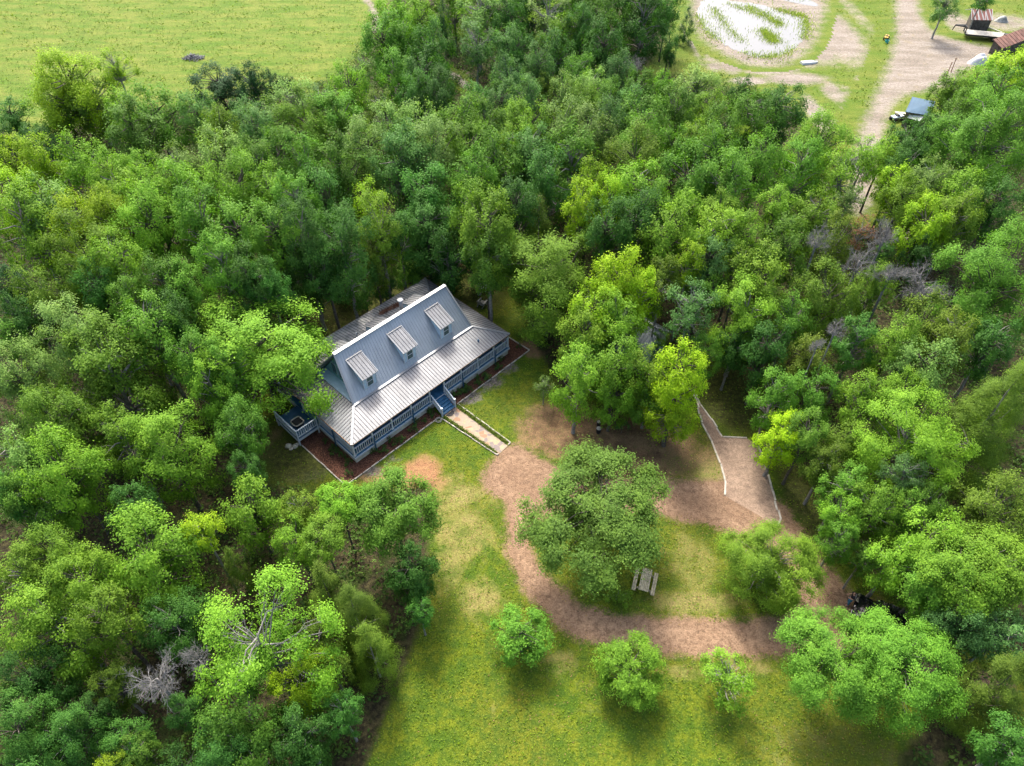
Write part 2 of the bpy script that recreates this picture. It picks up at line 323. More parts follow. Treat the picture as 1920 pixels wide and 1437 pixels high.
def place(t):
    """crown centre, radius (m)"""
    u, v, r, h, st = t[:5]; R = 4.0
    for _ in range(12):
        r = t[2] * ((1.0 if v < 190 or (u > 1150 and v < 305) else 1.12 if v < 420 or u < 520 else 1.06) if h > 8.5 else 1.0)
        zc = max(h - CZF[st] * R * .95, h * .40); p = P(u, v, zc); R = r * depth(p) / FPX
    return p, R
def in_house(p, m=1.0):
    x, y = p[0] + 13.152, p[1] - 36.76; c, s = math.cos(.802), math.sin(.802); a, b = x * c + y * s, -x * s + y * c
    return -m < a < 18.6 + m and -m < b < 12.1 + m
for t in TR:
    p, R = place(t); h0 = t[3]
    while in_house(p) and t[3] > 3.5: t[3] -= .5; p, R = place(t)
    while in_house(p) and t[3] < 22: t[3] += .5; p, R = place(t)
    t.append(p); t.append(R)

# ------------------------------------------------------------------ terrain
def sdist(XY, poly):
    """signed distance to a polygon, negative inside"""
    A = np.asarray(poly, float)[:, :2]; B = np.roll(A, -1, 0); d2 = np.full(len(XY), 1e18); ins = np.zeros(len(XY), bool)
    for a, b in zip(A, B):
        e = b - a; w = XY - a; t = np.clip((w @ e) / max(e @ e, 1e-9), 0, 1); q = w - t[:, None] * e
        d2 = np.minimum(d2, (q * q).sum(1))
        if a[1] != b[1]:
            c = (a[1] > XY[:, 1]) != (b[1] > XY[:, 1])
            ins ^= c & (XY[:, 0] < (b[0] - a[0]) * (XY[:, 1] - a[1]) / (b[1] - a[1]) + a[0])
    d = np.sqrt(d2); return np.where(ins, -d, d)
def px(*pts): return [P(u, v)[:2] for u, v in pts]
def smooth_closed(poly, n=2):
    p = np.asarray(poly, float)
    for _ in range(n):
        q = np.roll(p, -1, 0); p = np.stack([p * .75 + q * .25, p * .25 + q * .75], 1).reshape(-1, 2)
    return p
YARD = px((560,1900),(690,1437),(800,1150),(815,900),(640,930),(490,905),(470,780),(560,620),(596,560),(700,535),(800,490),(965,480),(1000,640),(1060,745),(1250,700),(1330,655),(1425,690),(1425,780),(1560,960),(1620,1060),(1750,1200),(1800,1280),(1680,1420),(1800,1900))
FIELD = px((-1600,-330),(1400,-330),(1280,-45),(760,-40),(730,-20),(690,60),(655,120),(570,175),(480,180),(280,200),(200,215),(60,265),(-100,310),(-900,520))
MEADOW = px((1195,150),(1262,60),(1290,-250),(2300,-250),(2100,60),(1960,20),(1930,90),(1860,160),(1780,210),(1700,250),(1640,260),(1540,240),(1440,180),(1340,150),(1260,140))
BLOBS = '''soil 1055 805 75 48 1;soil 1150 830 95 52 1;soil 1245 850 80 45 .85;soil 1330 840 30 40 .5;soil 1180 885 90 25 .8;soil 1010 820 40 30 .6;soil 1003 652 30 18 .9;soil 720 892 60 22 .6;soil 500 830 40 50 .6;soil 1392 700 40 26 .9;soil 650 560 60 15 .7;soil 770 556 40 14 .7;soil 880 500 50 12 .8;soil 1640 1150 60 40 .5
red 790 888 34 30 .95;red 752 900 36 16 .5;red 830 905 24 16 .4;grey 882 746 22 12 .8;grey 918 716 25 14 .8;grey 952 690 22 11 .7;grey 740 862 20 10 .5;grey 700 884 22 10 .7;grey 570 885 45 20 .6;grey 590 880 40 20 .5
dry 870 1000 70 60 .62;dry 900 1120 55 45 .6;dry 845 1060 40 60 .6;dry 1335 885 36 40 .8;dry 1300 1060 60 70 .55;dry 1380 1020 40 40 .5;dry 1300 1130 90 22 .7;dry 1420 1350 60 60 .25;dry 1120 1290 40 40 .35;dry 1500 1400 100 50 .4;dry 1290 1260 60 16 .6;dry 1050 1245 40 30 .55;dry 1650 1420 80 40 .4;dry 820 950 30 50 .6;dry 640 600 50 30 .5;dry 900 530 30 20 .5;dry 940 940 30 40 .5;dry 1400 1255 60 16 .6;dry 925 1300 14 120 .35;dry 1060 1330 80 60 .3
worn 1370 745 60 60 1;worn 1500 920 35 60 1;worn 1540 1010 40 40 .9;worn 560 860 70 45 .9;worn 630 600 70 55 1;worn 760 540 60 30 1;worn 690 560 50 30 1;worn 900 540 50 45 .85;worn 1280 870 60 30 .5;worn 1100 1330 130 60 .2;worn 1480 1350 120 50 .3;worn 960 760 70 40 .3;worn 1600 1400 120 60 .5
sand 1560 62 42 40 1;sand 1530 92 40 22 .9;sand 1490 148 55 9 .9;sand 1562 172 22 18 .7;sand 1532 215 16 28 .9;sand 1600 205 20 10 .7;sand 1340 125 15 8 .8;sand 1405 152 35 6 .9;sand 1292 70 6 40 .7;sand 1880 42 60 12 .7;sand 1800 45 30 20 .7;sand 1612 350 22 60 .9;sand 1700 440 30 10 .8;sand 1625 385 22 16 .8;sand 1760 75 40 14 .7;sand 1600 20 16 40 .5;sand 860 145 24 12 .7;sand 1370 125 20 12 .8;sand 1440 135 40 5 .8;sand 1850 75 30 14 .5;sand 1545 30 20 20 .8;sand 1540 85 18 14 .9;sand 1510 118 26 8 .8;sand 1470 132 30 6 .7;sand 1585 170 12 10 .5;sand 1560 235 16 10 .6;sand 1610 150 10 8 .5;sand 1640 100 14 10 .4;sand 1600 245 14 8 .6;sand 1330 112 12 8 .6;sand 1600 95 14 20 .5;red 818 906 40 18 .55;red 700 893 40 12 .5;dry 865 930 36 22 .8;dry 800 862 30 14 .5;dry 845 900 24 20 .6'''
BL = []
for it in BLOBS.replace('\n', ';').split(';'):
    a = it.split(); u, v, ru, rv, s = map(float, a[1:]); c = P(u, v); k = depth(c) / FPX; el = -ray(u, v)[2] / np.linalg.norm(ray(u, v))
    BL.append((a[0], c[0], c[1], ru * k, rv * k / el, s))
FOREST_TREES = [(t[7][0], t[7][1], t[8]) for t in TR if t[3] >= 6.5]
def attributes(XY):
    N = len(XY); at = {k: np.zeros(N) for k in ('field', 'dry', 'soil', 'red', 'grey', 'forest', 'shade_grass', 'gravel', 'sand', 'pad', 'mulch', 'rut')}
    for nme, cx, cy, rx, ry, s in BL:
        d = np.sqrt(((XY[:, 0] - cx) / rx) ** 2 + ((XY[:, 1] - cy) / ry) ** 2)
        at[nme] = np.maximum(at[nme], s * np.clip(1.35 - .75 * d, 0, 1))
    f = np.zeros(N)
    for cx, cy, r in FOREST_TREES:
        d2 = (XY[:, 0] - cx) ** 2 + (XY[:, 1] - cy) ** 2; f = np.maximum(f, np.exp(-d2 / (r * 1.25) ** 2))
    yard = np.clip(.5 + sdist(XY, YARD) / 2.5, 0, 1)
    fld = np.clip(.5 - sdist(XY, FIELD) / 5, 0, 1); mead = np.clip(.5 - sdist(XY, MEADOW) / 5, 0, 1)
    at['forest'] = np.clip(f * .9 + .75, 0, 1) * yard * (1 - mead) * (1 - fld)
    at['field'] = np.maximum(fld, mead * .65)
    return at
def set_attr(me, at):
    for k, a in at.items():
        me.attributes.new(k, 'FLOAT', 'POINT').data.foreach_set('value', a.astype(np.float32))
def ground():
    def axis(lo, hi, st, out_lo, out_hi):
        a = list(np.arange(lo, hi + .01, st)); s = st
        while a[-1] < out_hi: s *= 1.25; a.append(a[-1] + s)
        s = st
        while a[0] > out_lo: s *= 1.25; a.insert(0, a[0] - s)
        return np.array(a)
    X = axis(-80, 80, .75, -900, 900); Y = axis(8, 190, .75, -250, 1600)
    gx, gy = np.meshgrid(X, Y); XY = np.stack([gx.ravel(), gy.ravel()], 1); n, m = len(X), len(Y)
    me = bpy.data.meshes.new('ground'); i = np.arange(n * m).reshape(m, n)
    F = np.stack([i[:-1, :-1], i[:-1, 1:], i[1:, 1:], i[1:, :-1]], -1).reshape(-1, 4)
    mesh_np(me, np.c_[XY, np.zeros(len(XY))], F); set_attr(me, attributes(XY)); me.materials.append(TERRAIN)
    o = bpy.data.objects.new('ground', me); COL.objects.link(o); tag(o, kind='structure')
def mesh_np(me, V, F):
    k = F.shape[1]; me.vertices.add(len(V)); me.vertices.foreach_set('co', np.ascontiguousarray(V, np.float32).ravel())
    me.loops.add(F.size); me.loops.foreach_set('vertex_index', np.ascontiguousarray(F, np.int32).ravel())
    me.polygons.add(len(F)); me.polygons.foreach_set('loop_start', np.arange(0, F.size, k, dtype=np.int32))
    try: me.polygons.foreach_set('loop_total', np.full(len(F), k, np.int32))
    except Exception: pass
    me.update(calc_edges=True)
def sheet(name, poly, attr, z, res=.35, pad=1.2, soft=1.4, hole=None):
    p = np.asarray(poly)[:, :2]; lo, hi = p.min(0) - pad - res, p.max(0) + pad + res
    X = np.arange(lo[0], hi[0], res); Y = np.arange(lo[1], hi[1], res); gx, gy = np.meshgrid(X, Y); XY = np.stack([gx.ravel(), gy.ravel()], 1)
    sd = sdist(XY, p)
    if hole is not None: sd = np.maximum(sd, -sdist(XY, hole))
    n, m = len(X), len(Y); i = np.arange(n * m).reshape(m, n)
    F = np.stack([i[:-1, :-1], i[:-1, 1:], i[1:, 1:], i[1:, :-1]], -1).reshape(-1, 4); F = F[(sd[F] < pad).any(1)]
    used = np.unique(F); re = np.full(n * m, -1); re[used] = np.arange(len(used)); F = re[F]; XY = XY[used]; sd = sd[used]
    at = attributes(XY); at[attr] = np.clip(.5 - sd / soft, 0, 1)
    if attr == 'pad': at['gravel'] = np.clip(.5 - np.maximum(sdist(XY, DRIVE), -sdist(XY, ISLE)) / 2.6, 0, 1)
    if attr in ('gravel', 'pad', 'sand'): at['forest'] *= .3
    if attr == 'gravel': at['rut'] = .75 * np.exp(-((sd + 1.05) / .34) ** 2)
    me = bpy.data.meshes.new(name); mesh_np(me, np.c_[XY, np.full(len(XY), z)], F); set_attr(me, at); me.materials.append(TERRAIN)
    o = bpy.data.objects.new(name, me); COL.objects.link(o); return tag(o, kind='structure')
ground()
DRIVE = smooth_closed(px((934,851),(957,833),(985,838),(1010,856),(1060,880),(1120,893),(1180,897),(1235,898),(1290,900),(1345,896),(1400,905),(1455,930),(1492,970),(1515,1010),(1540,1050),(1575,1080),(1610,1125),(1640,1170),(1720,1220),(1820,1250),(1900,1270),(1890,1320),(1760,1290),(1640,1265),(1530,1240),(1440,1230),(1340,1233),(1250,1230),(1180,1222),(1110,1208),(1062,1190),(1030,1160),(980,1105),(957,1060),(946,1010),(950,965),(938,935),(906,916),(899,896),(915,874)), 2)
ISLE = smooth_closed(px((1000,985),(1040,965),(1120,958),(1200,963),(1270,975),(1345,990),(1400,1015),(1455,1050),(1490,1085),(1500,1120),(1470,1155),(1400,1163),(1300,1160),(1200,1156),(1130,1150),(1075,1125),(1030,1080),(1000,1040),(990,1010)), 2)
sheet('driveway', DRIVE, 'gravel', .006, hole=ISLE, pad=2.0, soft=2.6)
PADL = [(1292,728),(1306,752),(1316,794),(1335,829),(1351,870),(1359,905),(1358,930)]
PADR = [(1457,990),(1463,975),(1449,923),(1435,874),(1421,836),(1400,822),(1355,820),(1334,787),(1313,759),(1300,728)]
sheet('gravel_path', px(*PADL, (1424,967), *PADR), 'pad', .011, res=.2, pad=.4, soft=.5)
sheet('dirt_road', smooth_closed(px((1672,-60),(1683,50),(1668,120),(1645,170),(1612,245),(1595,340),(1590,400),(1630,400),(1645,330),(1657,245),(1668,203),(1700,174),(1755,172),(1800,135),(1870,112),(1880,96),(1850,86),(1790,76),(1742,60),(1722,20),(1712,-60)), 1), 'sand', .006, res=.6, pad=3, soft=4)
sheet('farm_track', px((640,-60),(672,-8),(692,12),(700,34),(697,62),(706,62),(711,34),(702,10),(684,-10),(660,-60)), 'sand', .006, res=.5, pad=2, soft=2)
sheet('footpath', px((838,128),(862,142),(884,162),(878,172),(852,152),(832,134)), 'sand', .006, res=.5, pad=1, soft=1.2)
# pond
WATER = bpy.data.materials.new('pond_water'); WATER.use_nodes = True
_b = WATER.node_tree.nodes['Principled BSDF']; _b.inputs['Base Color'].default_value = (.13, .13, .125, 1); _b.inputs['Roughness'].default_value = .06
_b.inputs['IOR'].default_value = 1.4; _b.inputs['Specular IOR Level'].default_value = .6
_g = G(WATER); _bp = _g.n.new('ShaderNodeBump'); _bp.inputs['Strength'].default_value = .08; _bp.inputs['Distance'].default_value = .05
_g.set(_bp.inputs['Height'], _g.noise(_g.n.new('ShaderNodeNewGeometry').outputs['Position'], 1.5, 3)); _g.l.new(_bp.outputs[0], _b.inputs['Normal'])
BANK = px((1300,-40),(1296,20),(1300,52),(1322,78),(1352,100),(1390,118),(1428,126),(1470,122),(1505,105),(1530,72),(1538,40),(1550,10),(1540,-40))
sheet('pond_bank', smooth_closed(BANK, 1), 'sand', .006, res=.6, pad=2, soft=5)
def flat(name, poly, z, m):
    b = MB(); b.add([(p[0], p[1], z) for p in poly], [tuple(range(len(poly)))]); return tag(b.build(name, m), kind='structure')
PONDP = smooth_closed(px((1313,2),(1306,22),(1312,44),(1330,64),(1356,84),(1392,101),(1426,109),(1460,106),(1490,93),(1507,74),(1514,50),(1510,33),(1480,27),(1452,18),(1425,8),(1380,4),(1345,-2)), 3)
_c = PONDP.mean(0); _r = np.random.RandomState(3)
PONDP = PONDP + _r.normal(0, .18, PONDP.shape)
if sum(a[0] * b[1] - b[0] * a[1] for a, b in zip(PONDP, np.roll(PONDP, -1, 0))) < 0: PONDP = PONDP[::-1]
flat('pond', PONDP, .02, WATER)
P2 = smooth_closed(px((1455,-2),(1500,8),(1535,14),(1532,6),(1500,-6),(1470,-14)), 2)[::-1]
flat('pond_inlet', P2, .02, WATER)

# ------------------------------------------------------------------ porch house (local axes: x along the front, y towards the back)
HX, HY, HYAW = -13.152, 36.76, .802
METAL = mat('pale_metal_roof', (.200, .204, .208), .42, .25, .5, noise=(.9, .13))
STEEPM = mat('galvanised_metal_roof', (.285, .310, .330), .42, .30, .5, noise=(.7, .08))
OLDMETAL = mat('weathered_metal_roof', (.26, .26, .255), .6, .2, .4, noise=(1.6, .5, (.44, .43, .41)))
SEAM = mat('shadow_seam', (.085, .085, .088), .6, .2)  # dark rib colour stands in for the shadow lines at the seams
RIDGE = mat('ridge_cap_metal', (.25, .257, .262), .4, .2)
WHITE = mat('white_paint', (.46, .50, .54), .5); PALEBLUE = mat('pale_blue_siding', (.40, .53, .62), .6, noise=(3, .08))
TEAL = mat('teal_siding', (.16, .32, .34), .6); DECK = mat('blue_deck_paint', (.035, .125, .225), .5, noise=(3, .2))
SKIRT = mat('cream_skirting', (.52, .50, .42), .8, noise=(2, .2)); DARKB = mat('dark_blue_paint', (.03, .09, .16), .5)
GLASS = mat('window_glass', (.02, .07, .07), .08, 0, .6); RUSTL = mat('rust_edge', (.34, .20, .11), .8)
house = thing('porch_house', 'pale metal roofed cottage with three front dormers and a wraparound blue porch', 'house', (HX, HY, 0), HYAW)
L_, D_, ZE, A0, A1, B0, B1, ZI = 18.6, 12.1, 2.6, 2.5, 16.27, 2.78, 8.43, 3.36
RB, RZ, RA0, RA1 = 5.6, 6.9, 3.3, 15.8
def ribs(b, p0, p1, mi=0, w=.035, h=.035):
    n = (Vector(p1) - Vector(p0)); b.beam(Vector(p0) + Vector((0, 0, .012)), Vector(p1) + Vector((0, 0, .012)), w, h, mi)
def arange(a, b, s):
    k = max(1, int(round((b - a) / s))); return [a + (b - a) * i / k for i in range(k + 1)]
# porch roof, one part per side
f = MB(); f.slab([(0, 0, ZE), (L_, 0, ZE), (A1, B0, ZI), (A0, B0, ZI)], .05)
for a in arange(.25, L_ - .25, .30):
    tb = B0 if A0 <= a <= A1 else (B0 * a / A0 if a < A0 else B0 * (L_ - a) / (L_ - A1)); ribs(f, (a, .02, ZE + .005), (a, tb, ZE + (ZI - ZE) * tb / B0), 1)
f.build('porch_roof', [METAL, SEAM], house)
f = MB(); f.slab([(0, D_, ZE), (0, 0, ZE), (A0, B0, ZI), (A0, B1, ZI)], .05)
for b in arange(.25, D_ - .25, .30):
    ta = A0 if B0 <= b <= B1 else (A0 * b / B0 if b < B0 else A0 * (D_ - b) / (D_ - B1)); ribs(f, (.02, b, ZE), (ta, b, ZE + (ZI - ZE) * ta / A0), 1)
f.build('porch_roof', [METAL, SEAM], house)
f = MB(); f.slab([(L_, 0, ZE), (L_, D_, ZE), (A1, B1, ZI), (A1, B0, ZI)], .05); w = L_ - A1
for b in arange(.25, D_ - .25, .30):
    ta = w if B0 <= b <= B1 else (w * b / B0 if b < B0 else w * (D_ - b) / (D_ - B1)); ribs(f, (L_ - .02, b, ZE), (L_ - ta, b, ZE + (ZI - ZE) * ta / w), 1)
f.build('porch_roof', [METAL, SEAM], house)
f = MB(); f.slab([(L_, D_, ZE), (0, D_, ZE), (A0, B1, ZI), (A1, B1, ZI)], .05); w = D_ - B1
for a in arange(.25, L_ - .25, .30):
    tb = w if A0 <= a <= A1 else (w * a / A0 if a < A0 else w * (L_ - a) / (L_ - A1)); ribs(f, (a, D_ - .02, ZE), (a, D_ - tb, ZE + (ZI - ZE) * tb / w), 1)
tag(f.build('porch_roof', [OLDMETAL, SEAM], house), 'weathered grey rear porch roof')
for p, q in (((0, 0, ZE), (A0, B0, ZI)), ((L_, 0, ZE), (A1, B0, ZI)), ((0, D_, ZE), (A0, B1, ZI)), ((L_, D_, ZE), (A1, B1, ZI))):
    f = MB(); f.beam((p[0], p[1], p[2] + .04), (q[0], q[1], q[2] + .04), .20, .04); f.build('hip_cap', RIDGE, house)
f = MB(); z = ZE - .055
f.beam((-.02, -.03, z), (L_ + .02, -.03, z), .03, .13, 0); f.beam((-.03, 0, z), (-.03, D_, z), .03, .13, 1); f.beam((L_ + .03, 0, z), (L_ + .03, D_, z), .03, .13, 0); f.beam((0, D_ + .03, z), (L_, D_ + .03, z), .03, .13, 0)
f.build('gutter', [mat('brown_gutter', (.20, .15, .12), .6), RUSTL], house)
# main steep roof
f = MB(); f.slab([(A0, B0 - .02, ZI + .02), (A1, B0 - .02, ZI + .02), (RA1, RB, RZ), (RA0, RB, RZ)], .08)
for a in arange(A0 + .2, A1 - .2, .30):
    t = (a - A0) / (A1 - A0); ribs(f, (a, B0, ZI + .03), (RA0 + (RA1 - RA0) * t, RB, RZ))
f.build('main_roof', STEEPM, house)
f = MB(); f.slab([(A1, B1 + .02, ZI + .02), (A0, B1 + .02, ZI + .02), (RA0, RB, RZ), (RA1, RB, RZ)], .08)
for a in arange(A0 + .2, A1 - .2, .30):
    t = (a - A0) / (A1 - A0); ribs(f, (a, B1, ZI + .03), (RA0 + (RA1 - RA0) * t, RB, RZ))
f.build('main_roof', METAL, house)
f = MB(); f.beam((RA0 - .05, RB, RZ + .06), (RA1 + .05, RB, RZ + .06), .34, .05); f.build('ridge_cap', RIDGE, house)
f = MB(); f.beam((A0 - .05, B0 - .08, ZI + .03), (A1 + .05, B0 - .08, ZI + .03), .22, .09); f.build('eave_flashing', RIDGE, house)
for a, ra in ((A0, RA0), (A1, RA1)):
    f = MB()
    for b in (B0, B1): f.beam((a, b, ZI + .06), (ra, RB, RZ + .05), .16, .10)
    f.build('verge_trim', RIDGE, house)
for a, b_, s in ((3.55, .12, -1), (15.55, .12, 1)):
    f = MB(); e = .16; f.add([(a, B0 + e, ZI - .1), (a, B1 - e, ZI - .1), (a, RB, RZ - .14), (a + .12, B0 + e, ZI - .1), (a + .12, B1 - e, ZI - .1), (a + .12, RB, RZ - .14)], [(0, 2, 1), (3, 4, 5), (0, 1, 4, 3), (1, 2, 5, 4), (2, 0, 3, 5)])
    gw = f.build('gable_wall', TEAL, house)
    xs = a - .02 if s < 0 else a + .14
    for bb in (4.6, 5.6, 6.6):
        g = MB(); g.box((min(xs, xs + s * .04), bb - .36, 3.75), (max(xs, xs + s * .04), bb + .36, 5.0)); wf = g.build('window', WHITE, gw)
        g = MB(); x2 = xs + s * .045; g.box((min(x2, x2 + s * .02), bb - .28, 3.83), (max(x2, x2 + s * .02), bb + .28, 4.92)); g.build('window_pane', GLASS, gw)
f = MB(); f.box((A0 + .1, B0 + .15, .93), (A1 - .1, B1 - .15, ZI - .12)); f.build('house_wall', PALEBLUE, house)
f = MB(); f.box((.06, .06, .80), (L_ - .06, D_ - .06, .92)); f.build('porch_floor', DECK, house)
f = MB(); f.box((.12, .12, 0), (L_ - .12, D_ - .12, .60)); f.build('skirting', SKIRT, house)
f = MB()
for p, q in (((.0, .03, .70), (L_, .03, .70)), ((.03, .06, .70), (.03, D_, .70)), ((L_ - .03, .06, .70), (L_ - .03, D_, .70)), ((0, D_ - .03, .70), (L_, D_ - .03, .70))): f.beam(p, q, .06, .19)
f.build('deck_band', WHITE, house)
PA = [.12, 2.11, 4.2, 6.38, 8.54, 10.26, 12.36, 14.46, 16.56, 18.48]
PB = [.12, 2.7, 5.1, 7.5, 9.8, 11.98]
def post(x, y, m=WHITE, z0=.92, z1=ZE - .02, w=.13):
    g = MB(); g.box((x - w / 2, y - w / 2, z0), (x + w / 2, y + w / 2, z1)); g.box((x - w/2 - .03, y - w/2 - .03, z0), (x + w/2 + .03, y + w/2 + .03, z0 + .12)); return g.build('porch_post', m, house)
for a in PA: post(a, .14)
for b in PB[1:]: post(.14, b); post(L_ - .14, b)
for a in PA[1:-1]: post(a, D_ - .14)
def railing(p, q, zr=1.85, zb=1.06, parent=None, name='railing'):
    g = MB(); p, q = Vector(p), Vector(q); d = q - p; n = max(2, int(d.length / .19))
    g.beam(p + Vector((0, 0, zr)), q + Vector((0, 0, zr)), .11, .06); g.beam(p + Vector((0, 0, zb)), q + Vector((0, 0, zb)), .05, .08)
    for i in range(1, n):
        c = p + d * (i / n); g.beam(c + Vector((0, 0, zb)), c + Vector((0, 0, zr - .02)), .075, .05)
    return g.build(name, WHITE, parent or house)
for i in range(9):
    if i != 4: railing((PA[i] + .08, .12, 0), (PA[i + 1] - .08, .12, 0))
for i in range(2): railing((.12, PB[i] + .08, 0), (.12, PB[i + 1] - .08, 0))
for i in range(5): railing((L_ - .12, PB[i] + .08, 0), (L_ - .12, PB[i + 1] - .08, 0))
for i in (1, 3, 6, 8):
    g = MB(); g.box((PA[i] - .06, -.12, 0), (PA[i] + .04, -.03, 1.75)); g.build('downspout', DARKB, house)
g = MB(); g.box((-.12, 2.62, 0), (-.03, 2.72, ZE - .1)); g.build('downspout', DARKB, house)
# stairs
S0, S1 = 8.66, 10.14
g = MB()
for i in range(5):
    z1 = .92 - (i + 1) * .153; y1 = -.02 - i * .25; g.box((S0, y1 - .29, z1 - .045), (S1, y1, z1)); g.box((S0 + .05, y1 - .03, max(0, z1 - .15)), (S1 - .05, y1 - .01, z1 + .11))
st = g.build('stairs', DECK, house)
g = MB(); g.box((S0 - .05, -.05, .925), (S1 + .05, .02, .945)); g.build('nosing', WHITE, st)
for x in (S0 - .04, S1 + .04):
    g = MB(); g.box((x - .06, -1.36, 0), (x + .06, -1.24, 1.10)); g.box((x - .08, -1.38, 1.10), (x + .08, -1.22, 1.15))
    g.beam((x, .05, 1.83), (x, -1.28, 1.02), .09, .06); g.beam((x, .02, 1.10), (x, -1.26, .30), .05, .14)
    for i in range(1, 8):
        t = i / 8; g.beam((x, -1.3 * t, 1.08 - .80 * t), (x, -1.3 * t, 1.82 - .80 * t), .06, .05)
    g.build('stair_railing', WHITE, house)
# dormers
def dormer(ac, back=False):
    s = -1 if back else 1; Y = (lambda y: 2 * RB - y) if back else (lambda y: y)
    slope = (RZ - ZI) / (RB - B0); zf = lambda y: ZI + (y - B0) * slope
    yf, hw = 3.12, .67; zt = lambda y: 5.20 + (y - 2.87) * (.92 / 2.11) - .07; yt = 4.85
    g = MB(); vs = []
    for x in (ac - hw, ac + hw): vs += [(x, Y(yf), zf(yf) - .05), (x, Y(yf), zt(yf)), (x, Y(yt), zt(yt))]
    g.add(vs, [(0, 1, 2), (3, 5, 4), (0, 3, 4, 1), (1, 4, 5, 2), (0, 2, 5, 3)]); d = g.build('dormer', PALEBLUE, house)
    g = MB(); r0, r1 = 2.87, 4.99; q = [(ac - .81, Y(r0), 5.22), (ac + .81, Y(r0), 5.22), (ac + .81, Y(r1), 6.16), (ac - .81, Y(r1), 6.16)]
    if back: q = [q[1], q[0], q[3], q[2]]
    g.slab(q, .07)
    for x in arange(ac - .62, ac + .62, .31): ribs(g, (x, Y(r0), 5.225), (x, Y(r1), 6.165), 2)
    for x in (ac - .80, ac + .80): g.beam((x, Y(r0), 5.24), (x, Y(r1), 6.18), .09, .05, 1)
    g.beam((ac - .84, Y(r1), 6.185), (ac + .84, Y(r1), 6.185), .16, .05, 1)
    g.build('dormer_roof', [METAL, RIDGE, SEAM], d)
    g = MB(); y = Y(yf - .03); y0, y1 = min(y, y + s * .04), max(y, y + s * .04); zb = zf(yf) + .18
    for x in (ac - hw - .01, ac + hw + .01): g.box((x - .05, y0, zb - .2), (x + .05, y1, zt(yf) - .02))
    for x in (ac - .33, ac + .33): g.box((x - .04, y0 - .006, zb), (x + .04, y1 - .003, zb + .98))
    g.box((ac - .37, y0 - .009, zb - .06), (ac + .37, y1, zb + .001)); g.box((ac - .29, y0 - .004, zb + .47), (ac + .29, y1, zb + .52)); g.box((ac - .29, y0 - .004, zb + .92), (ac + .29, y1, zb + .98))
    g.build('window_frame', WHITE, d)
    g = MB(); y = Y(yf - .012); g.box((ac - .29, y - .005, zb), (ac + .29, y + .005, zb + .93)); g.build('window_pane', GLASS, d)
for a in (4.70, 9.15, 13.48): dormer(a)
for a in (4.66, 8.98, 13.35): dormer(a, True)
g = MB(); g.lathe([(.16, 5.0), (.16, 6.75)], 12, (11.68, 7.05, 0)); fl = g.build('flue_pipe', METAL, house, True)
g = MB(); g.lathe([(.20, 6.72), (.30, 6.80), (.27, 6.90), (.05, 6.97)], 12, (11.68, 7.05, 0)); g.build('flue_cap', RIDGE, fl)
g = MB(); g.lathe([(.06, 3.0), (.06, 3.55)], 8, (8.09, 9.69, 0)); g.build('vent_pipe', WHITE, house)
g = MB(); g.lathe([(.09, 2.9), (.09, 3.12), (.02, 3.16)], 8, (15.6, 1.15, 0)); g.build('roof_boot', DARKB, house)
# side deck
g = MB(); g.box((-2.15, 5.12, .80), (-.005, 8.4, .918)); sdk = g.build('side_deck', DARKB, house)
g = MB(); g.beam((-2.18, 5.1, .68), (-.0, 5.1, .68), .05, .22); g.beam((-2.18, 5.08, .68), (-2.18, 8.4, .68), .05, .22); g.build('deck_fascia', WHITE, sdk)
for x, y in ((-2.12, 5.14), (-2.12, 8.36), (-.12, 5.14)):
    g = MB(); g.box((x - .06, y - .06, 0), (x + .06, y + .06, 1.95)); g.build('deck_post', WHITE, sdk)
railing((-2.06, 5.14, 0), (-.1, 5.14, 0), parent=sdk); railing((-2.12, 5.2, 0), (-2.12, 8.3, 0), parent=sdk)

def HW(a, b, z=0):
    c, s = math.cos(HYAW), math.sin(HYAW); return (HX + a * c - b * s, HY + a * s + b * c, z)
# ------------------------------------------------------------------ beds, edging and walk
_bed = [HW(*q)[:2] for q in ((-2.05, 8.5), (-2.0, -1.15), (8.6, -1.15), (8.6, 0), (10.3, 0), (10.3, -1.15), (20.2, -1.1), (20.0, 5.5), (18.3, 5.5), (18.3, .2), (.2, .2), (.2, 8.5))]
sheet('mulch_bed', _bed, 'mulch', .010, res=.18, pad=.25, soft=.25)
STONE = mat('pale_limestone', (.36, .33, .275), .85, noise=(2.2, .25))
def edging(pts, label, w=.09, h=.12, jit=.015):
    b = MB(); pts = [Vector((*p[:2], 0)) for p in pts]; rr = random.Random(5)
    for p, q in zip(pts, pts[1:]):
        n = max(1, int((q - p).length / .85))
        for i in range(n):
            s = p.lerp(q, i / n + .004); e = p.lerp(q, (i + 1) / n - .004); o = Vector((rr.uniform(-jit, jit), rr.uniform(-jit, jit), h / 2 - rr.uniform(0, .03)))
            b.beam(s + o, e + o, w, h)
    o = b.build('stone_edging', STONE); return tag(o, label, 'edging', 'pale stone edging in the garden')
H2 = lambda *pts: [HW(*q)[:2] for q in pts]
edging(H2((-2.05, 5.0), (-1.98, -1.15), (8.45, -1.17)), 'pale edging round the mulch bed from the side deck to the porch steps')
edging(H2((10.5, -1.17), (20.25, -1.08), (20.0, 4.6)), 'pale edging round the mulch bed between the steps and the tree-covered house corner')
edging(H2((8.40, -1.3), (8.95, -7.85), (9.12, -7.9)), 'straight pale edging of the flagstone walk on its side deck side')
edging(H2((10.6, -1.3), (10.72, -7.75), (10.40, -7.8)), 'straight pale edging of the flagstone walk on its yellow tree side')
edging(px(*PADL), 'crooked pale stone edging between gravel pad and bare soil', .14, .10, .06)
edging(px(*PADR[:5]), 'curved pale stone edging of the gravel pad on the vivid green tree side', .14, .10, .06)
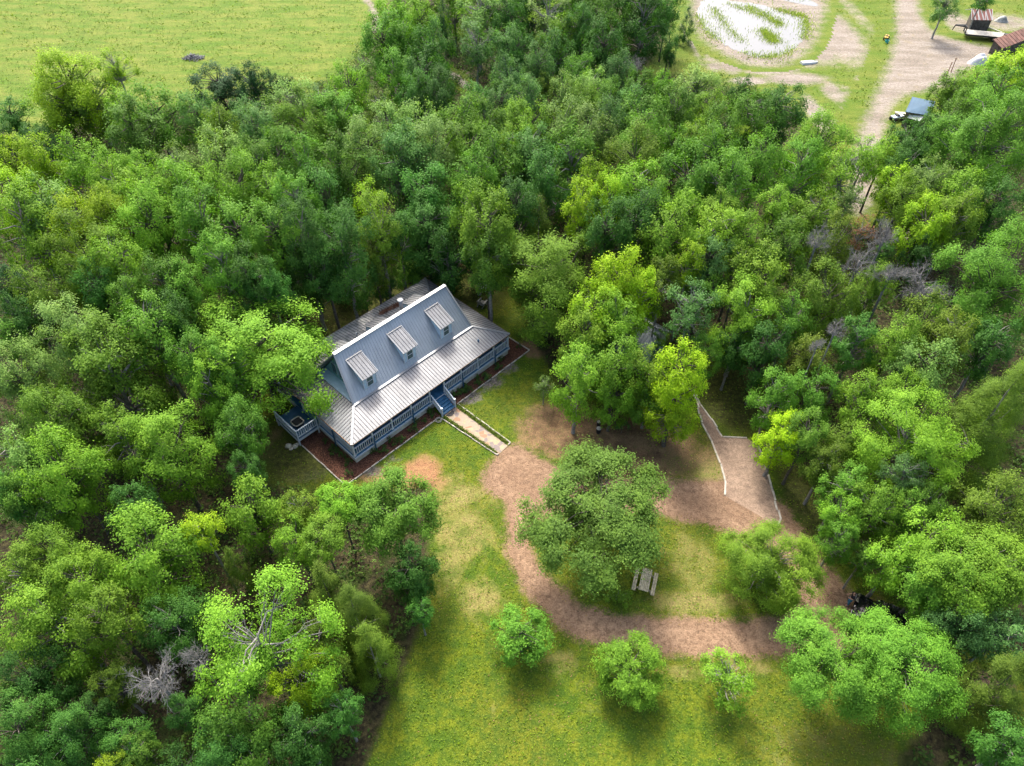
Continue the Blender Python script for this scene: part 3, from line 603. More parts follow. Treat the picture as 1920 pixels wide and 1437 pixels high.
edging(px(*PADR[5:]), 'bent pale stone edging along the narrow neck of the gravel path', .12, .10, .05)
FLAG = bpy.data.materials.new('flagstone'); FLAG.use_nodes = True; g = G(FLAG); b_ = g.n['Principled BSDF']
_pos = g.n.new('ShaderNodeNewGeometry').outputs['Position']; vo = g.n.new('ShaderNodeTexVoronoi'); vo.inputs['Scale'].default_value = 2.1; g.l.new(_pos, vo.inputs['Vector'])
ve = g.n.new('ShaderNodeTexVoronoi'); ve.feature = 'DISTANCE_TO_EDGE'; ve.inputs['Scale'].default_value = 2.1; g.l.new(_pos, ve.inputs['Vector'])
sc = g.n.new('ShaderNodeSeparateColor'); g.l.new(vo.outputs['Color'], sc.inputs[0])
c = g.mix(g.step(sc.outputs[0], .3, .6), (.32, .245, .145), (.27, .21, .15)); c = g.mix(g.step(sc.outputs[1], .70, .74), c, (.16, .13, .125)); c = g.mix(g.step(sc.outputs[2], .82, .86), c, (.24, .135, .075))
c = g.mix(g.math('MULTIPLY', g.step(g.noise(_pos, 5, 4), .4, .7), .4), c, (.20, .15, .10)); c = g.mix(g.step(ve.outputs['Distance'], .02, .05), (.25, .21, .15), c)
g.set(b_.inputs['Base Color'], c); b_.inputs['Roughness'].default_value = .85
b = MB(); w4 = [HW(*q) for q in ((8.84, -1.28), (9.2, -7.9), (10.30, -7.82), (10.22, -1.28))]
b.slab([(p[0], p[1], .04) for p in w4], .05); tag(b.build('walkway', FLAG), kind='structure')

# ------------------------------------------------------------------ plants
def leaves_np(C, N, size, rs, aspect=.55, droop=0.0):
    """diamond leaves at C with normals N"""
    n = len(C); r = rs.normal(size=(n, 3)); t = np.cross(N, r); t /= np.linalg.norm(t, axis=1, keepdims=True) + 1e-9
    s = np.cross(N, t); L = size * rs.uniform(.7, 1.3, (n, 1)); w = L * aspect
    V = np.stack([C - t * L * .5, C + s * w * .5, C + t * L * .5, C - s * w * .5], 1).reshape(-1, 3)
    return V, np.arange(n * 4).reshape(n, 4)
def unit(x): return x / (np.linalg.norm(x, axis=-1, keepdims=True) + 1e-9)
def crown_np(seed, st, size=.036):
    """leaf centres, normals, tints, lobes: boughs carry lobes, lobes carry sprays, sprays carry leaves; crown radius 1"""
    rs = np.random.RandomState(seed); f = CZF[st]; lob = []
    if st == 'c':
        H = 2 * f
        for i in range(70):
            z = rs.uniform(0, 1) ** 1.25; rad = (1 - z) ** .8 * rs.uniform(.45, 1.0) + .03; a = rs.uniform(0, 6.283)
            lob.append((rad * math.cos(a), rad * math.sin(a), -f + H * z * .98 + rs.uniform(-.05, .05), .13 + .13 * (1 - z)))
        lob.append((0, 0, f * .93, .09)); lob.append((0, 0, f * .8, .12)); lob.append((.03, 0, f * .65, .14))
    else:
        nb = {'r': 13, 't': 15, 'f': 16, 'b': 16, 'a': 10, 's': 6, 'x': 7}[st]; gold = 2.39996; ph = rs.uniform(0, 6.28); zlo = {'b': -.30, 's': -.2}.get(st, -1)
        nl = {'r': 7, 'f': 7, 't': 6, 'b': 7, 'a': 5, 's': 5, 'x': 4}[st]
        for i in range(nb):
            z = zlo + (1 - zlo) * (i + .5) / nb; z = min(.95, z + rs.uniform(-.1, .1)); a = ph + gold * i + rs.uniform(-.4, .4); q = math.sqrt(max(0, 1 - z * z))
            rr = rs.uniform(.52, .67) if st != 'b' else rs.uniform(.40, .86); bc = np.array([rr * q * math.cos(a), rr * q * math.sin(a), f * rr * z]); br = rs.uniform(.30, .42) * (1.12 if st in 'r' else 1); o = unit(bc + np.array([0, 0, .12]))
            for k in range(nl):
                d = unit(rs.normal(size=3) + o * .95 + np.array([0, 0, .25])); c = bc + d * br * rs.uniform(.6, 1.0) * np.array([1, 1, .8])
                m = math.sqrt(c[0] ** 2 + c[1] ** 2 + (c[2] / f) ** 2); c = c / max(1, m / .95)
                lob.append((*c, rs.uniform(.11, .185)))
        for i in range(nb):
            d = unit(rs.normal(size=3)); k = rs.uniform(.1, .45); lob.append((k * d[0], k * d[1], f * k * d[2], rs.uniform(.16, .24)))
    C, N, T = [], [], []; dens = {'r': 1, 't': 1, 'f': 1.1, 'b': 1.0, 'c': 1.25, 'a': .85, 's': .9, 'x': .5}[st]
    for x, y, z, lr in lob:
        c = np.array([x, y, z]); out = unit(c * np.array([1, 1, 1 / f]) + np.array([0, 0, .2])); lt = rs.uniform(-.15, .15)
        ns = max(3, int(520 * dens * lr * lr * (.036 / size) ** .85)); D = unit(rs.normal(size=(ns, 3)) + out * .8 + np.array([0, 0, .45]))
        S = c + D * lr * rs.uniform(.5, 1.05, (ns, 1)) * np.array([1, 1, .8])
        for sp, sdir in zip(S, D):
            k = max(5, int(rs.uniform(20, 34) * (.036 / size) ** 1.1)); sr = .050 * rs.uniform(.8, 1.35) * (size / .036) ** .45; ax = unit(sdir + rs.normal(size=3) * .35)
            off = rs.normal(size=(k, 3)) * sr * .8 + ax * rs.uniform(-1.4, 1.8, (k, 1)) * sr
            C.append(sp + off); N.append(unit(np.array([0, 0, .5]) + sdir * .5 + out * .5 + rs.normal(size=(k, 3)) * .30)); T.append(np.clip(.5 + lt + rs.normal(size=k) * .10 + rs.uniform(-.15, .15), 0, 1))
    return np.concatenate(C), np.concatenate(N), np.concatenate(T), lob
def branch_mesh(b, lob, zbase, ztop, r0, rs, fine=True, zc=0):
    k = 5; tr = [(0, 0, zbase)]
    for i in range(1, k + 1):
        t = i / k; tr.append((rs.uniform(-.03, .03) * t, rs.uniform(-.03, .03) * t, zbase + (ztop - zbase) * t))
    b.tube(tr, [r0 * (1 - .14 * i) for i in range(k + 1)], 7)
    for x, y, z, lr in lob:
        if rs.uniform() < (.08 if fine else .5): continue
        t = rs.uniform(.45, 1.0); i = min(int(t * k), k - 1); q = Vector(tr[i]).lerp(Vector(tr[i + 1]), t * k - i); e = Vector((x, y, z)); 
        if q.z > e.z - .05: q = Vector(tr[1])
        m1 = q.lerp(e, .4) + Vector((rs.uniform(-.07, .07), rs.uniform(-.07, .07), rs.uniform(-.02, .12))); m2 = q.lerp(e, .75) + Vector((rs.uniform(-.05, .05), rs.uniform(-.05, .05), rs.uniform(0, .08)))
        rb = r0 * rs.uniform(.28, .5); b.tube([q, m1, m2, e], [rb, rb * .7, rb * .45, rb * .2], 5, cap=False)
        if fine:
            for j in range(5):
                s = m1.lerp(e, rs.uniform(.2, 1)); d = Vector(rs.normal(size=3)); d.z = abs(d.z) * .6; b.tube([s, s + d.normalized() * lr * .5, s + d.normalized() * lr * .9 + Vector((rs.uniform(-.06, .06),) * 3)], [rb * .25, rb * .18, rb * .08], 4, cap=False)
PROTO = {}
HT = {}                                                              # natural height of the prototype in crown radii, crown centre height
for st in CZF:
    f_ = CZF[st]; top = {'r': 2.5, 't': 3.3, 'f': 1.9, 'b': 1.75, 'c': 3.3, 'a': 2.6, 's': 1.2, 'd': 2.2, 'x': 2.4}[st]; HT[st] = (top, top - f_ * .96)
LEAFSZ = (.092, .066, .046, .030)                                    # leaf length in crown radii: small crowns carry relatively larger leaves
def prototype(st, i, cls=1):
    if (st, i, cls) in PROTO: return PROTO[st, i, cls]
    seed = 100 + ord(st) * 7 + i * 31; rs = np.random.RandomState(seed); top, zc = HT[st]; r0 = {'r': .065, 'f': .05, 't': .07, 'b': .045, 'c': .04, 'a': .05, 's': .03, 'd': .06, 'x': .05}[st] * (1, 1, .8, .62)[cls]
    b = MB(); crown = None
    if st == 'd':
        def grow(p, d, l, r, lev):
            q = p + d * l * .5 + Vector(rs.normal(size=3)) * l * .05; e = q + (d + Vector(rs.normal(size=3)) * .16).normalized() * l * .5
            b.tube([p, q, e], [r, r * .8, r * .6], 5 if lev > 2 else 4, cap=False)
            if lev == 0: return
            for k in range({5: 5, 4: 4, 3: 4, 2: 4, 1: 3}[lev]):
                s = q.lerp(e, rs.uniform(-.5, 1)); nd = (d * .8 + Vector(rs.normal(size=3)) * .62 + Vector((0, 0, .10))).normalized()
                grow(s, nd, l * rs.uniform(.55, .78), r * .55, lev - 1)
        b.tube([(0, 0, top * .12), (.02, 0, top * .25), (0, .02, top * .45)], [.06, .055, .04], 7)
        for k in range(9):
            a = k * 2.4; z = top * rs.uniform(.16, .46); grow(Vector((0, 0, z)), Vector((math.cos(a), math.sin(a), rs.uniform(.35, 1.3))).normalized(), .46 * rs.uniform(.8, 1.2), .020, 4)
    else:
        size = LEAFSZ[cls] * (.8 if st == 'c' else 1); C, N, T, lob = crown_np(seed, st, size); C[:, 2] += zc; lob = [(x, y, z + zc, r) for x, y, z, r in lob]
        V, F = leaves_np(C, N, size, rs, .34 if st == 'c' else .58)
        crown = bpy.data.meshes.new('crown'); mesh_np(crown, V, F); crown.attributes.new('tint', 'FLOAT', 'FACE').data.foreach_set('value', T.astype(np.float32)); crown.materials.append(LEAF)
        branch_mesh(b, lob if st != 'c' else lob[:14], zc - CZF[st] * .75, zc + CZF[st] * (.35 if st != 'c' else .85), r0 * .9, rs, fine=st in 'ax')
    bm_ = {'d': DEADBARK, 'x': DEADBARK, 'a': PALEBARK}.get(st, GREYBARK if i % 2 else BARK)
    def bark_mesh(n, b):
        m = bpy.data.meshes.new(n); m.from_pydata(b.v, [], b.f); m.materials.append(bm_); m.polygons.foreach_set('use_smooth', [True] * len(m.polygons)); return m
    s = MB(); s.tube([(0, 0, 0), (.004, 0, .03), (rs.uniform(-.04, .04), rs.uniform(-.04, .04), .35), (rs.uniform(-.05, .05), rs.uniform(-.05, .05), .7), (0, 0, 1)], [r0 * 1.5, r0 * 1.2, r0 * 1.05, r0 * .97, r0 * .9], 9)
    PROTO[st, i, cls] = (bark_mesh('trunk', s), bark_mesh('branches', b), crown); return PROTO[st, i, cls]
LEAFCOL = {'e': (.118, .212, .028), 'y': (.205, .345, .012), 'v': (.255, .420, .010), 'l': (.140, .272, .020), 'm': (.097, .222, .021), 'd': (.054, .152, .021), 'k': (.022, .078, .018),
           'b': (.088, .195, .046), 'p': (.150, .262, .056), 'o': (.112, .190, .017), 'g': (.1, .1, .1), 'r': (.20, .105, .050)}
CWORD = {'e': 'grey-green', 'y': 'yellow-green', 'v': 'vivid green', 'l': 'light green', 'm': 'mid green', 'd': 'dark green', 'k': 'blackish green', 'b': 'blue-green', 'p': 'pale green', 'o': 'olive', 'g': 'bare grey', 'r': 'rusty'}
SWORD = {'r': 'rounded tree', 'f': 'fluffy tree', 't': 'tall tree', 'b': 'broad tree', 'c': 'cedar', 'a': 'airy tree', 's': 'bush', 'd': 'leafless tree', 'x': 'dead tree'}
NVAR = {'r': 6, 'f': 3, 't': 4, 'b': 3, 'c': 2, 'a': 3, 's': 2, 'd': 3, 'x': 1}
ANCH = {'the brush pile': (363, 108), 'the lone pasture tree': (140, 165), 'the dark evergreen clump': (430, 165), 'the house chimney': (752, 572), 'the porch steps': (842, 765), 'the side deck': (550, 800),
        'the house corner post': (953, 640), 'the wooden garden chairs': (906, 550), 'the bright yellow cabin tree': (1168, 517), 'the metal cabin roof': (1240, 615), 'the gravel pad': (1400, 890), 'the picnic table': (1207, 1090),
        'the person': (1597, 1122), 'the widest bare tree': (1743, 517), 'the rusty dead tree': (1615, 433), 'the blue-roofed shed': (1722, 200), 'the pond': (1400, 60), 'the pond-bank cedar': (1288, 40), 'the huge dark oak': (1856, 262),
        'the olive cedar': (1852, 785), 'the vivid pad tree': (1465, 817), 'the airy fan-boughed tree': (488, 1205), 'the bare twiggy tree': (280, 1262), 'the pasture track bend': (700, 30), 'the pale twin-stemmed tree': (1027, 32),
        'the pale wood-edge tree': (1308, 164), 'the yellow clump in the wood': (1120, 350), 'the big opposite tree': (209, 700), 'the white heap': (1838, 116), 'the dull brown-tipped cedar': (1010, 424)}
DIRS = ['to the right of', 'behind right of', 'behind', 'behind left of', 'to the left of', 'in front left of', 'in front of', 'in front right of']
def label_trees():
    used = {t[6] for t in TR if t[6]}
    def sect(t, a): return int(((math.atan2(-(t[1] - a[1]), t[0] - a[0]) + math.pi / 8) % (2 * math.pi)) // (math.pi / 4))
    for t in TR:
        if t[6]: continue
        best = None
        for nme, a in sorted(ANCH.items(), key=lambda k: math.hypot(k[1][0] - t[0], k[1][1] - t[1]))[:7]:
            s = sect(t, a); peers = sorted((o for o in TR if o[4] == t[4] and o[5] == t[5] and sect(o, a) == s), key=lambda o: math.hypot(o[0] - a[0], o[1] - a[1]))
            k = peers.index(t); lone = len(peers) == 1; sc = (k, not lone, math.hypot(a[0] - t[0], a[1] - t[1]))
            base = f"{CWORD[t[5]]} {SWORD[t[4]]}"; base = base.replace('bare grey leafless', 'bare grey leafless'); where = f"{DIRS[s]} {nme}"
            lab = f"{base} {where}" if lone else f"{['closest', 'second closest', 'third closest', 'fourth closest', 'fifth closest', 'sixth closest', 'seventh closest'][min(k, 6)]} {base} {where}"
            if lab not in used and (best is None or sc < best[0]): best = (sc, lab)
        if best is None: best = (0, f"{CWORD[t[5]]} {SWORD[t[4]]} deep in the wood")
        t[6] = best[1]; used.add(best[1])
label_trees()
CAT = {'s': 'bush', 'c': 'tree'}
_cr = random.Random(11)
for k, t in enumerate(TR):
    u, v, r, h, st, co, lab, p, R = t; tm, bm, cm = prototype(st, k % NVAR[st], 0 if r < 33 else 1 if r < 58 else 2 if r < 92 else 3)
    top, zc = HT[st]; e = bpy.data.objects.new({'s': 'bush', 'c': 'cedar_tree', 'd': 'bare_tree', 'x': 'dead_tree', 'b': 'oak_tree'}.get(st, 'leafy_tree'), None); COL.objects.link(e); e.empty_display_size = .5
    e.location = (p[0], p[1], -.03); e.rotation_euler = (0, 0, _cr.uniform(0, 6.28))
    tag(e, lab, CAT.get(st, 'tree'), 'trees of the wood' if h > 6.5 else 'small trees and bushes')
    kz = min(1.5 if st in 'rtcf' else 1.15, h / (top * R)) if h / (top * R) > .0 else 1; Z = R * max(.7, kz); dz = h - top * Z       # crown keeps its own proportions, only the stem grows
    zb = (top * .12 if st == 'd' else zc - CZF[st] * .75) * Z + dz
    o = bpy.data.objects.new('trunk', tm); COL.objects.link(o); o.parent = e; o.scale = (R, R, max(.3, zb + .05))
    o = bpy.data.objects.new('branches', bm); COL.objects.link(o); o.parent = e; o.scale = (R, R * (_cr.uniform(.82, 1.08) if st == 'f' else _cr.uniform(.92, 1.08)), Z); o.location = (0, 0, dz); sc_ = o.scale.copy()
    if cm is not None:
        c = bpy.data.objects.new('crown', cm); COL.objects.link(c); c.parent = e; c.scale = sc_; c.location = (0, 0, dz)
        j = [x * _cr.uniform(.94, 1.06) for x in LEAFCOL[co]]; w = _cr.uniform(.70, 1.24); c.color = (j[0] * w, j[1] * w, j[2] * w, 1)
# END
# ------------------------------------------------------------------ undergrowth of the wood (nobody could count it)
def undergrowth():
    rs = np.random.RandomState(4); n = 26000; XY = np.c_[rs.uniform(-95, 95, n), rs.uniform(8, 135, n)]
    ok = np.array([-60 < project((x, y, 0))[0] < 1980 and project((x, y, 0))[1] < 1520 for x, y in XY]); XY = XY[ok]
    ok = (sdist(XY, YARD) > .6) & (sdist(XY, MEADOW) > .5) & (sdist(XY, FIELD) > .3) & (sdist(XY, px((1590,440),(1600,250),(1665,250),(1650,440))) > 0); XY = XY[ok]
    C, N, T = [], [], []
    for x, y in XY:
        h = rs.uniform(.25, 1.0) ** 1.6 * 2.2; k = int(rs.uniform(16, 34)); d = unit(rs.normal(size=(k, 3)) * np.array([1, 1, .8]) + np.array([0, 0, .5])); r = rs.uniform(.35, .8)
        C.append(np.array([x, y, h * .55]) + d * np.array([r, r, h * .5])); N.append(unit(d * .6 + np.array([0, 0, .5]) + rs.normal(size=(k, 3)) * .4)); T.append(np.clip(rs.uniform(.2, .8) + rs.normal(size=k) * .12, 0, 1))
    C = np.concatenate(C); C[:, 2] = np.maximum(C[:, 2], .06); V, F = leaves_np(C, np.concatenate(N), .26, rs)
    me = bpy.data.meshes.new('undergrowth'); mesh_np(me, V, F); me.attributes.new('tint', 'FLOAT', 'FACE').data.foreach_set('value', np.concatenate(T).astype(np.float32)); me.materials.append(LEAF)
    o = bpy.data.objects.new('undergrowth', me); COL.objects.link(o); o.color = (.060, .120, .018, 1); tag(o, 'dense low undergrowth on the floor of the wood', kind='stuff')
undergrowth()
def blades(name, polylines, n, width, hgt, col, label, seed=2):
    rs = np.random.RandomState(seed); C, D = [], []
    for pl in polylines:
        p = np.array(px(*pl)); w = width
        for i in range(n):
            t = rs.uniform(0, len(p) - 1.001); k = int(t); c = p[k] + (p[k + 1] - p[k]) * (t - k); C.append(np.array([*(c + rs.normal(size=2) * w * rs.uniform(.2, 1)), 0]))
    C = np.array(C); k = len(C); a = rs.uniform(0, 6.28, k); d = np.c_[np.cos(a), np.sin(a), np.zeros(k)] * .05; h = hgt * rs.uniform(.5, 1.2, (k, 1)); tip = C + np.c_[rs.normal(size=(k, 2)) * .10, h[:, 0]]
    V = np.stack([C - d, C + d, tip + d * .35, tip - d * .35], 1).reshape(-1, 3); me = bpy.data.meshes.new(name); mesh_np(me, V, np.arange(k * 4).reshape(k, 4))
    me.attributes.new('tint', 'FLOAT', 'FACE').data.foreach_set('value', rs.uniform(.2, .8, k).astype(np.float32)); me.materials.append(LEAF)
    o = bpy.data.objects.new(name, me); COL.objects.link(o); o.color = (*col, 1); return tag(o, label, kind='stuff')
blades('pond_grass', [((1336,14),(1350,34),(1370,58),(1392,80)), ((1366,8),(1408,22),(1444,36),(1464,50)), ((1400,12),(1440,30),(1466,48)), ((1430,56),(1440,66),(1452,78)), ((1435,60),(1445,72),(1450,80)), ((1395,100),(1430,108),(1462,105),(1492,92)), ((1508,74),(1514,52),(1510,38)), ((1308,30),(1322,56),(1345,76)), ((1455,18),(1490,27),(1510,32))], 700, 1.25, .30, (.24, .32, .06), 'emergent green grass standing in the white pond')

# ------------------------------------------------------------------ house garden things
SH = prototype('s', 0, 1)
def shrub(x, y, r, h, label, group, name='shrub', col=(.045, .105, .018)):
    e = thing(name, label, 'shrub', (x, y, 0), _cr.uniform(0, 6), group)
    for n, m in (('stem', SH[1]), ('leaves', SH[2])):
        o = bpy.data.objects.new(n, m); COL.objects.link(o); o.parent = e; o.scale = (r, r, h / 1.2); w = _cr.uniform(.8, 1.2); o.color = (col[0] * w, col[1] * w, col[2] * w, 1)
ORD = ['first', 'second', 'third', 'fourth', 'fifth', 'sixth', 'seventh', 'eighth', 'ninth', 'tenth', 'eleventh', 'twelfth', 'thirteenth']
fr_r = [(850,739),(866,734),(873,726),(878,734),(895,719),(900,718),(911,706),(895,707),(933,688),(940,675),(912,707),(973,652)]
fr_l = [(804,771),(809,776),(796,789),(780,792),(774,806),(754,826),(743,829),(731,826),(720,843),(700,846)]
lf = [(610,828),(623,840),(629,848),(643,856),(652,868),(654,887)]
for lst, w in ((fr_r, 'from the porch steps towards the tree-covered corner'), (fr_l, 'from the porch steps towards the side deck corner'), (lf, 'from the side deck along the short porch side')):
    for i, (u, v) in enumerate(lst): q = P(u, v, .25); shrub(q[0], q[1], _cr.uniform(.30, .52), _cr.uniform(.45, .85), f'small dark shrub, {ORD[i]} {w}', 'small shrubs in the mulch bed')
def hedge(a0, b0, a1, b1, label):
    rs = np.random.RandomState(int(a0 * 10)); k = 2600; t = rs.uniform(0, 1, k); a = a0 + (a1 - a0) * t + rs.normal(size=k) * .10; b = b0 + (b1 - b0) * t; z = np.abs(rs.normal(size=k)) * .10 * (1 + .5 * np.sin(t * 60)) + .03
    C = np.array([HW(x, y, zz) for x, y, zz in zip(a, b, z)]); N = unit(rs.normal(size=(k, 3)) * .5 + np.array([0, 0, .8])); V, F = leaves_np(C, N, .085, rs)
    e = thing('hedge', label, 'hedge', HW((a0 + a1) / 2, (b0 + b1) / 2), HYAW, 'low hedges along the walk'); me = bpy.data.meshes.new('hedge_leaves'); mesh_np(me, V, F)
    me.attributes.new('tint', 'FLOAT', 'FACE').data.foreach_set('value', rs.uniform(.1, .9, k).astype(np.float32)); me.materials.append(LEAF); o = bpy.data.objects.new('leaves', me); COL.objects.link(o); o.color = (.105, .150, .018, 1)
    bpy.context.view_layer.update(); o.parent = e; o.matrix_parent_inverse = e.matrix_world.inverted()
hedge(8.66, -1.5, 9.05, -7.6, 'low ragged hedge strip between flagstones and edging on the side deck side')
hedge(10.42, -1.5, 10.50, -7.5, 'low ragged hedge strip between flagstones and edging on the oak side')
BLACK = mat('black_rubber', (.012, .012, .014), .7); DARKP = mat('dark_pot', (.015, .015, .016), .5)
b = MB(); ang = [math.pi * i / 12 for i in range(13)]; x0, y0 = 9.35, -1.42
b.slab([HW(x0 + .42 * math.cos(t), y0 - .42 * math.sin(t), .075) for t in reversed(ang)], .03); tag(b.build('doormat', BLACK), 'dark half-round doormat at the foot of the porch steps', 'doormat')
b = MB(); c = Vector(P(822.5, 789.5)); HOSE = mat('grey_hose', (.22, .22, .19), .6)
for k in range(4):
    r = .20 + .05 * (k % 3); b.tube([c + Vector((r * math.cos(t), r * math.sin(t), .04 + .05 * k)) for t in [i * .5236 for i in range(13)]], .025, 6, cap=False)
tag(b.build('hose_coil', HOSE), 'small coiled grey hose beside the edging near the porch steps', 'hose')
ROCK = mat('pale_rock', (.42, .38, .30), .9, noise=(4, .3))
def rock(x, y, s, seed):
    rs = random.Random(seed); b = MB(); n, m = 8, 5; vs = []
    for i in range(m + 1):
        for k in range(n):
            ph = math.pi * i / m; th = 2 * math.pi * k / n; r = s * rs.uniform(.78, 1.15); vs.append((x + r * math.sin(ph) * math.cos(th), y + r * .8 * math.sin(ph) * math.sin(th), s * .35 + r * .65 * math.cos(ph)))
    b.add(vs, [(i*n+k, i*n+(k+1)%n, (i+1)*n+(k+1)%n, (i+1)*n+k) for i in range(m) for k in range(n)]); return b.build('rock', ROCK)
for i, (u, v, s, lab) in enumerate(((541,838,.30,'pale rough rock farthest from the side deck post'), (546,843,.22,'small pale rock in the middle of the rock cluster by the deck'), (553,839,.32,'pale rock standing closest to the side deck post'), (558,834,.18,'smallest pale rock tucked under the side deck corner'))):
    q = P(u, v); tag(rock(q[0], q[1], s, i), lab, 'rock', 'rocks by the side deck')
t_ = thing('patio_table', 'square dark-topped table with a pale rounded rim on the side deck', 'table', HW(-1.2, 6.45, .918), HYAW)
b = MB(); b.box((-.38, -.38, 0), (.38, .38, .40)); b.build('base', DARKP, t_, bevel=.05)
b = MB(); R0 = [(.46 * (abs(math.cos(a)) ** .5) * (1 if math.cos(a) > 0 else -1), .46 * (abs(math.sin(a)) ** .5) * (1 if math.sin(a) > 0 else -1), .42) for a in [i * math.pi / 12 + .01 for i in range(25)]]
b.tube(R0, .06, 6, cap=False); b.build('rim', STONE, t_); b = MB(); b.box((-.38, -.38, .40), (.38, .38, .425)); b.build('table_top', BLACK, t_)
LITTER = mat('dead_leaves', (.15, .07, .04), .9, noise=(3, .4))
for (a, bb, s, lab) in ((13.55, 10.55, .62, 'rust-brown heap of dead leaves on the rear roof nearest the flue pipe'), (12.3, 10.75, .5, 'rust-brown patch of dead leaves on the rear roof towards the middle rear dormer')):
    rs = np.random.RandomState(int(a)); k = 900; xy = rs.normal(size=(k, 2)) * np.array([s * .7, s * .35]); zr = ZE + (D_ - (bb + xy[:, 1])) * (ZI - ZE) / (D_ - B1)
    C = np.array([HW(a + x, bb + y, z) for (x, y), z in zip(xy, zr + .05 + np.abs(rs.normal(size=k)) * .03)]); V, F = leaves_np(C, unit(rs.normal(size=(k, 3)) * .5 + np.array([0, 0, 1])), .10, rs)
    me = bpy.data.meshes.new('leaf_pile'); mesh_np(me, V, F); me.materials.append(LITTER); o = bpy.data.objects.new('leaf_pile', me); COL.objects.link(o); tag(o, lab, 'leaves')
WOOD = mat('weathered_wood', (.24, .22, .15), .85, noise=(5, .3)); GREYW = mat('grey_wood', (.34, .33, .30), .85, noise=(5, .2))
# garden chairs
def chair():
    t = thing('garden_chair', '', 'chair', group='wooden garden chairs behind the house')
    b = MB(); [b.beam((-.27, -.30 + .13 * i, .36 - .035 * i), (.27, -.30 + .13 * i, .36 - .035 * i), .11, .025) for i in range(5)]; b.build('seat', GREYW, t)
    b = MB(); hs = [.72, .84, .88, .84, .72]
    for i in range(5): b.beam((-.24 + .12 * i, .22, .24), (-.27 + .135 * i, .22 + .33 * hs[i], .24 + .78 * hs[i]), .105, .022, up=(0, 1, 0))
    b.build('backrest', GREYW, t)
    for s in (-1, 1):
        b = MB(); b.box((s * .36 - .07, -.42, .56), (s * .36 + .07, .36, .585)); b.build('armrest', GREYW, t)
        b = MB(); b.box((s * .33 - .045, -.38, 0), (s * .33 + .045, -.28, .56)); b.build('leg', GREYW, t)
        b = MB(); b.beam((s * .30, -.32, .33), (s * .30, .52, .03), .03, .13); b.beam((s * .33, .28, .10), (s * .33, .30, .56), .05, .05); b.build('leg', GREYW, t)
    return t
CH = chair()
for i, (u, v, rz, lab) in enumerate(((906, 543, -10, 'grey wooden garden chair facing the house, middle one on the lawn behind it'), (904, 573, 150, 'grey wooden garden chair with its back turned, closest to the rear porch roof'), (934, 524, 200, 'grey wooden garden chair half hidden by the big spreading tree'))):
    o = CH if i == 0 else copy_tree(CH); q = P(u, v); o.location = (q[0], q[1], 0); o.rotation_euler = (0, 0, R_(rz)); o['label'] = lab
# pots on the bare soil
for i, (u, v, s, lab) in enumerate(((1122, 811, .24, 'dark plant pot with a broad pale top, closer to the gravel loop'), (1122, 799, .20, 'smaller dark plant pot with a thin pale rim, closer to the tree trunk'))):
    q = P(u, v); t = thing('plant_pot', lab, 'pot', (q[0], q[1], 0), 0, 'two pots on the bare soil')
    b = MB(); b.lathe([(s * .8, 0), (s, .5), (s * 1.05, .55)], 14); b.build('pot', DARKP, t); b = MB(); b.lathe([(s * (.95 if i == 0 else .6), .53), (s * .9, .58), (.02, .60)], 14); b.build('pot_top', STONE, t)
# picnic table
t = thing('picnic_table', 'weathered wooden picnic table with two attached benches under the great spreading oak', 'picnic table', (9.80, 25.73, 0), R_(72.3))
b = MB(); [b.box((-.93, -.36 + .122 * i, .72), (.93, -.36 + .122 * i + .105, .76)) for i in range(6)]; b.build('table_top', WOOD, t)
for s in (-1, 1):
    b = MB(); [b.box((-.93, s * .70 - .14 + .15 * i, .42), (.93, s * .70 - .14 + .15 * i + .13, .46)) for i in range(2)]; b.build('bench', WOOD, t)
for x in (-.62, .62):
    b = MB(); b.beam((x, -.78, .39), (x, .78, .39), .05, .09); b.beam((x + .045, -.34, .68), (x + .045, .34, .68), .04, .08)
    for s in (-1, 1): b.beam((x + .045, s * .26, .72), (x + .045, s * .60, 0), .04, .09)
    b.build('leg_frame', WOOD, t)
# brush pile
b = MB(); c = Vector(P(363, 110)); rs = random.Random(8)
for i in range(170):
    a = rs.uniform(0, 6.28); d = rs.uniform(0, 1) ** .7; p = c + Vector((1.6 * d * math.cos(a), 1.0 * d * math.sin(a), rs.uniform(.05, .85) * (1 - d * .8))); th = rs.uniform(0, 6.28); l = rs.uniform(.4, 1.1); e = Vector((math.cos(th), math.sin(th), rs.uniform(-.3, .35))) * l
    q0, q1 = p - e * .5, p + e * .5; q0.z = max(.03, q0.z); q1.z = max(.03, q1.z); b.tube([q0, p, q1], rs.uniform(.02, .06), 5)
tag(b.build('brush_pile', mat('grey_sticks', (.16, .16, .165), .9, noise=(3, .5))), 'grey heap of cut branches alone on the open pasture', 'brush pile')
# person
SKIN = mat('skin', (.42, .24, .17), .6); JEAN = mat('blue_jeans', (.03, .15, .24), .8); SHIRT = mat('dark_shirt', (.012, .010, .018), .8); HAIR = mat('dark_hair', (.010, .008, .010), .6); SHOE = mat('grey_shoe', (.16, .18, .24), .7)
def skin_mesh(name, nodes, edges, m, parent, lev=2, root=0):
    me = bpy.data.meshes.new(name); me.from_pydata([n[:3] for n in nodes], edges, []); o = bpy.data.objects.new(name, me); COL.objects.link(o)
    o.modifiers.new('skin', 'SKIN').use_smooth_shade = True
    for i, n in enumerate(nodes):
        sv = me.skin_vertices[0].data[i]; sv.radius = (n[3], n[4] if len(n) > 4 else n[3]); sv.use_root = i == root
    sb = o.modifiers.new('sub', 'SUBSURF'); sb.levels = sb.render_levels = lev; me.materials.append(m); o.parent = parent; return o
pp = P(1589, 1133); pr = thing('person', 'person in dark shirt and blue jeans holding up a small device beside the black car', 'person', (pp[0], pp[1], 0), R_(80))
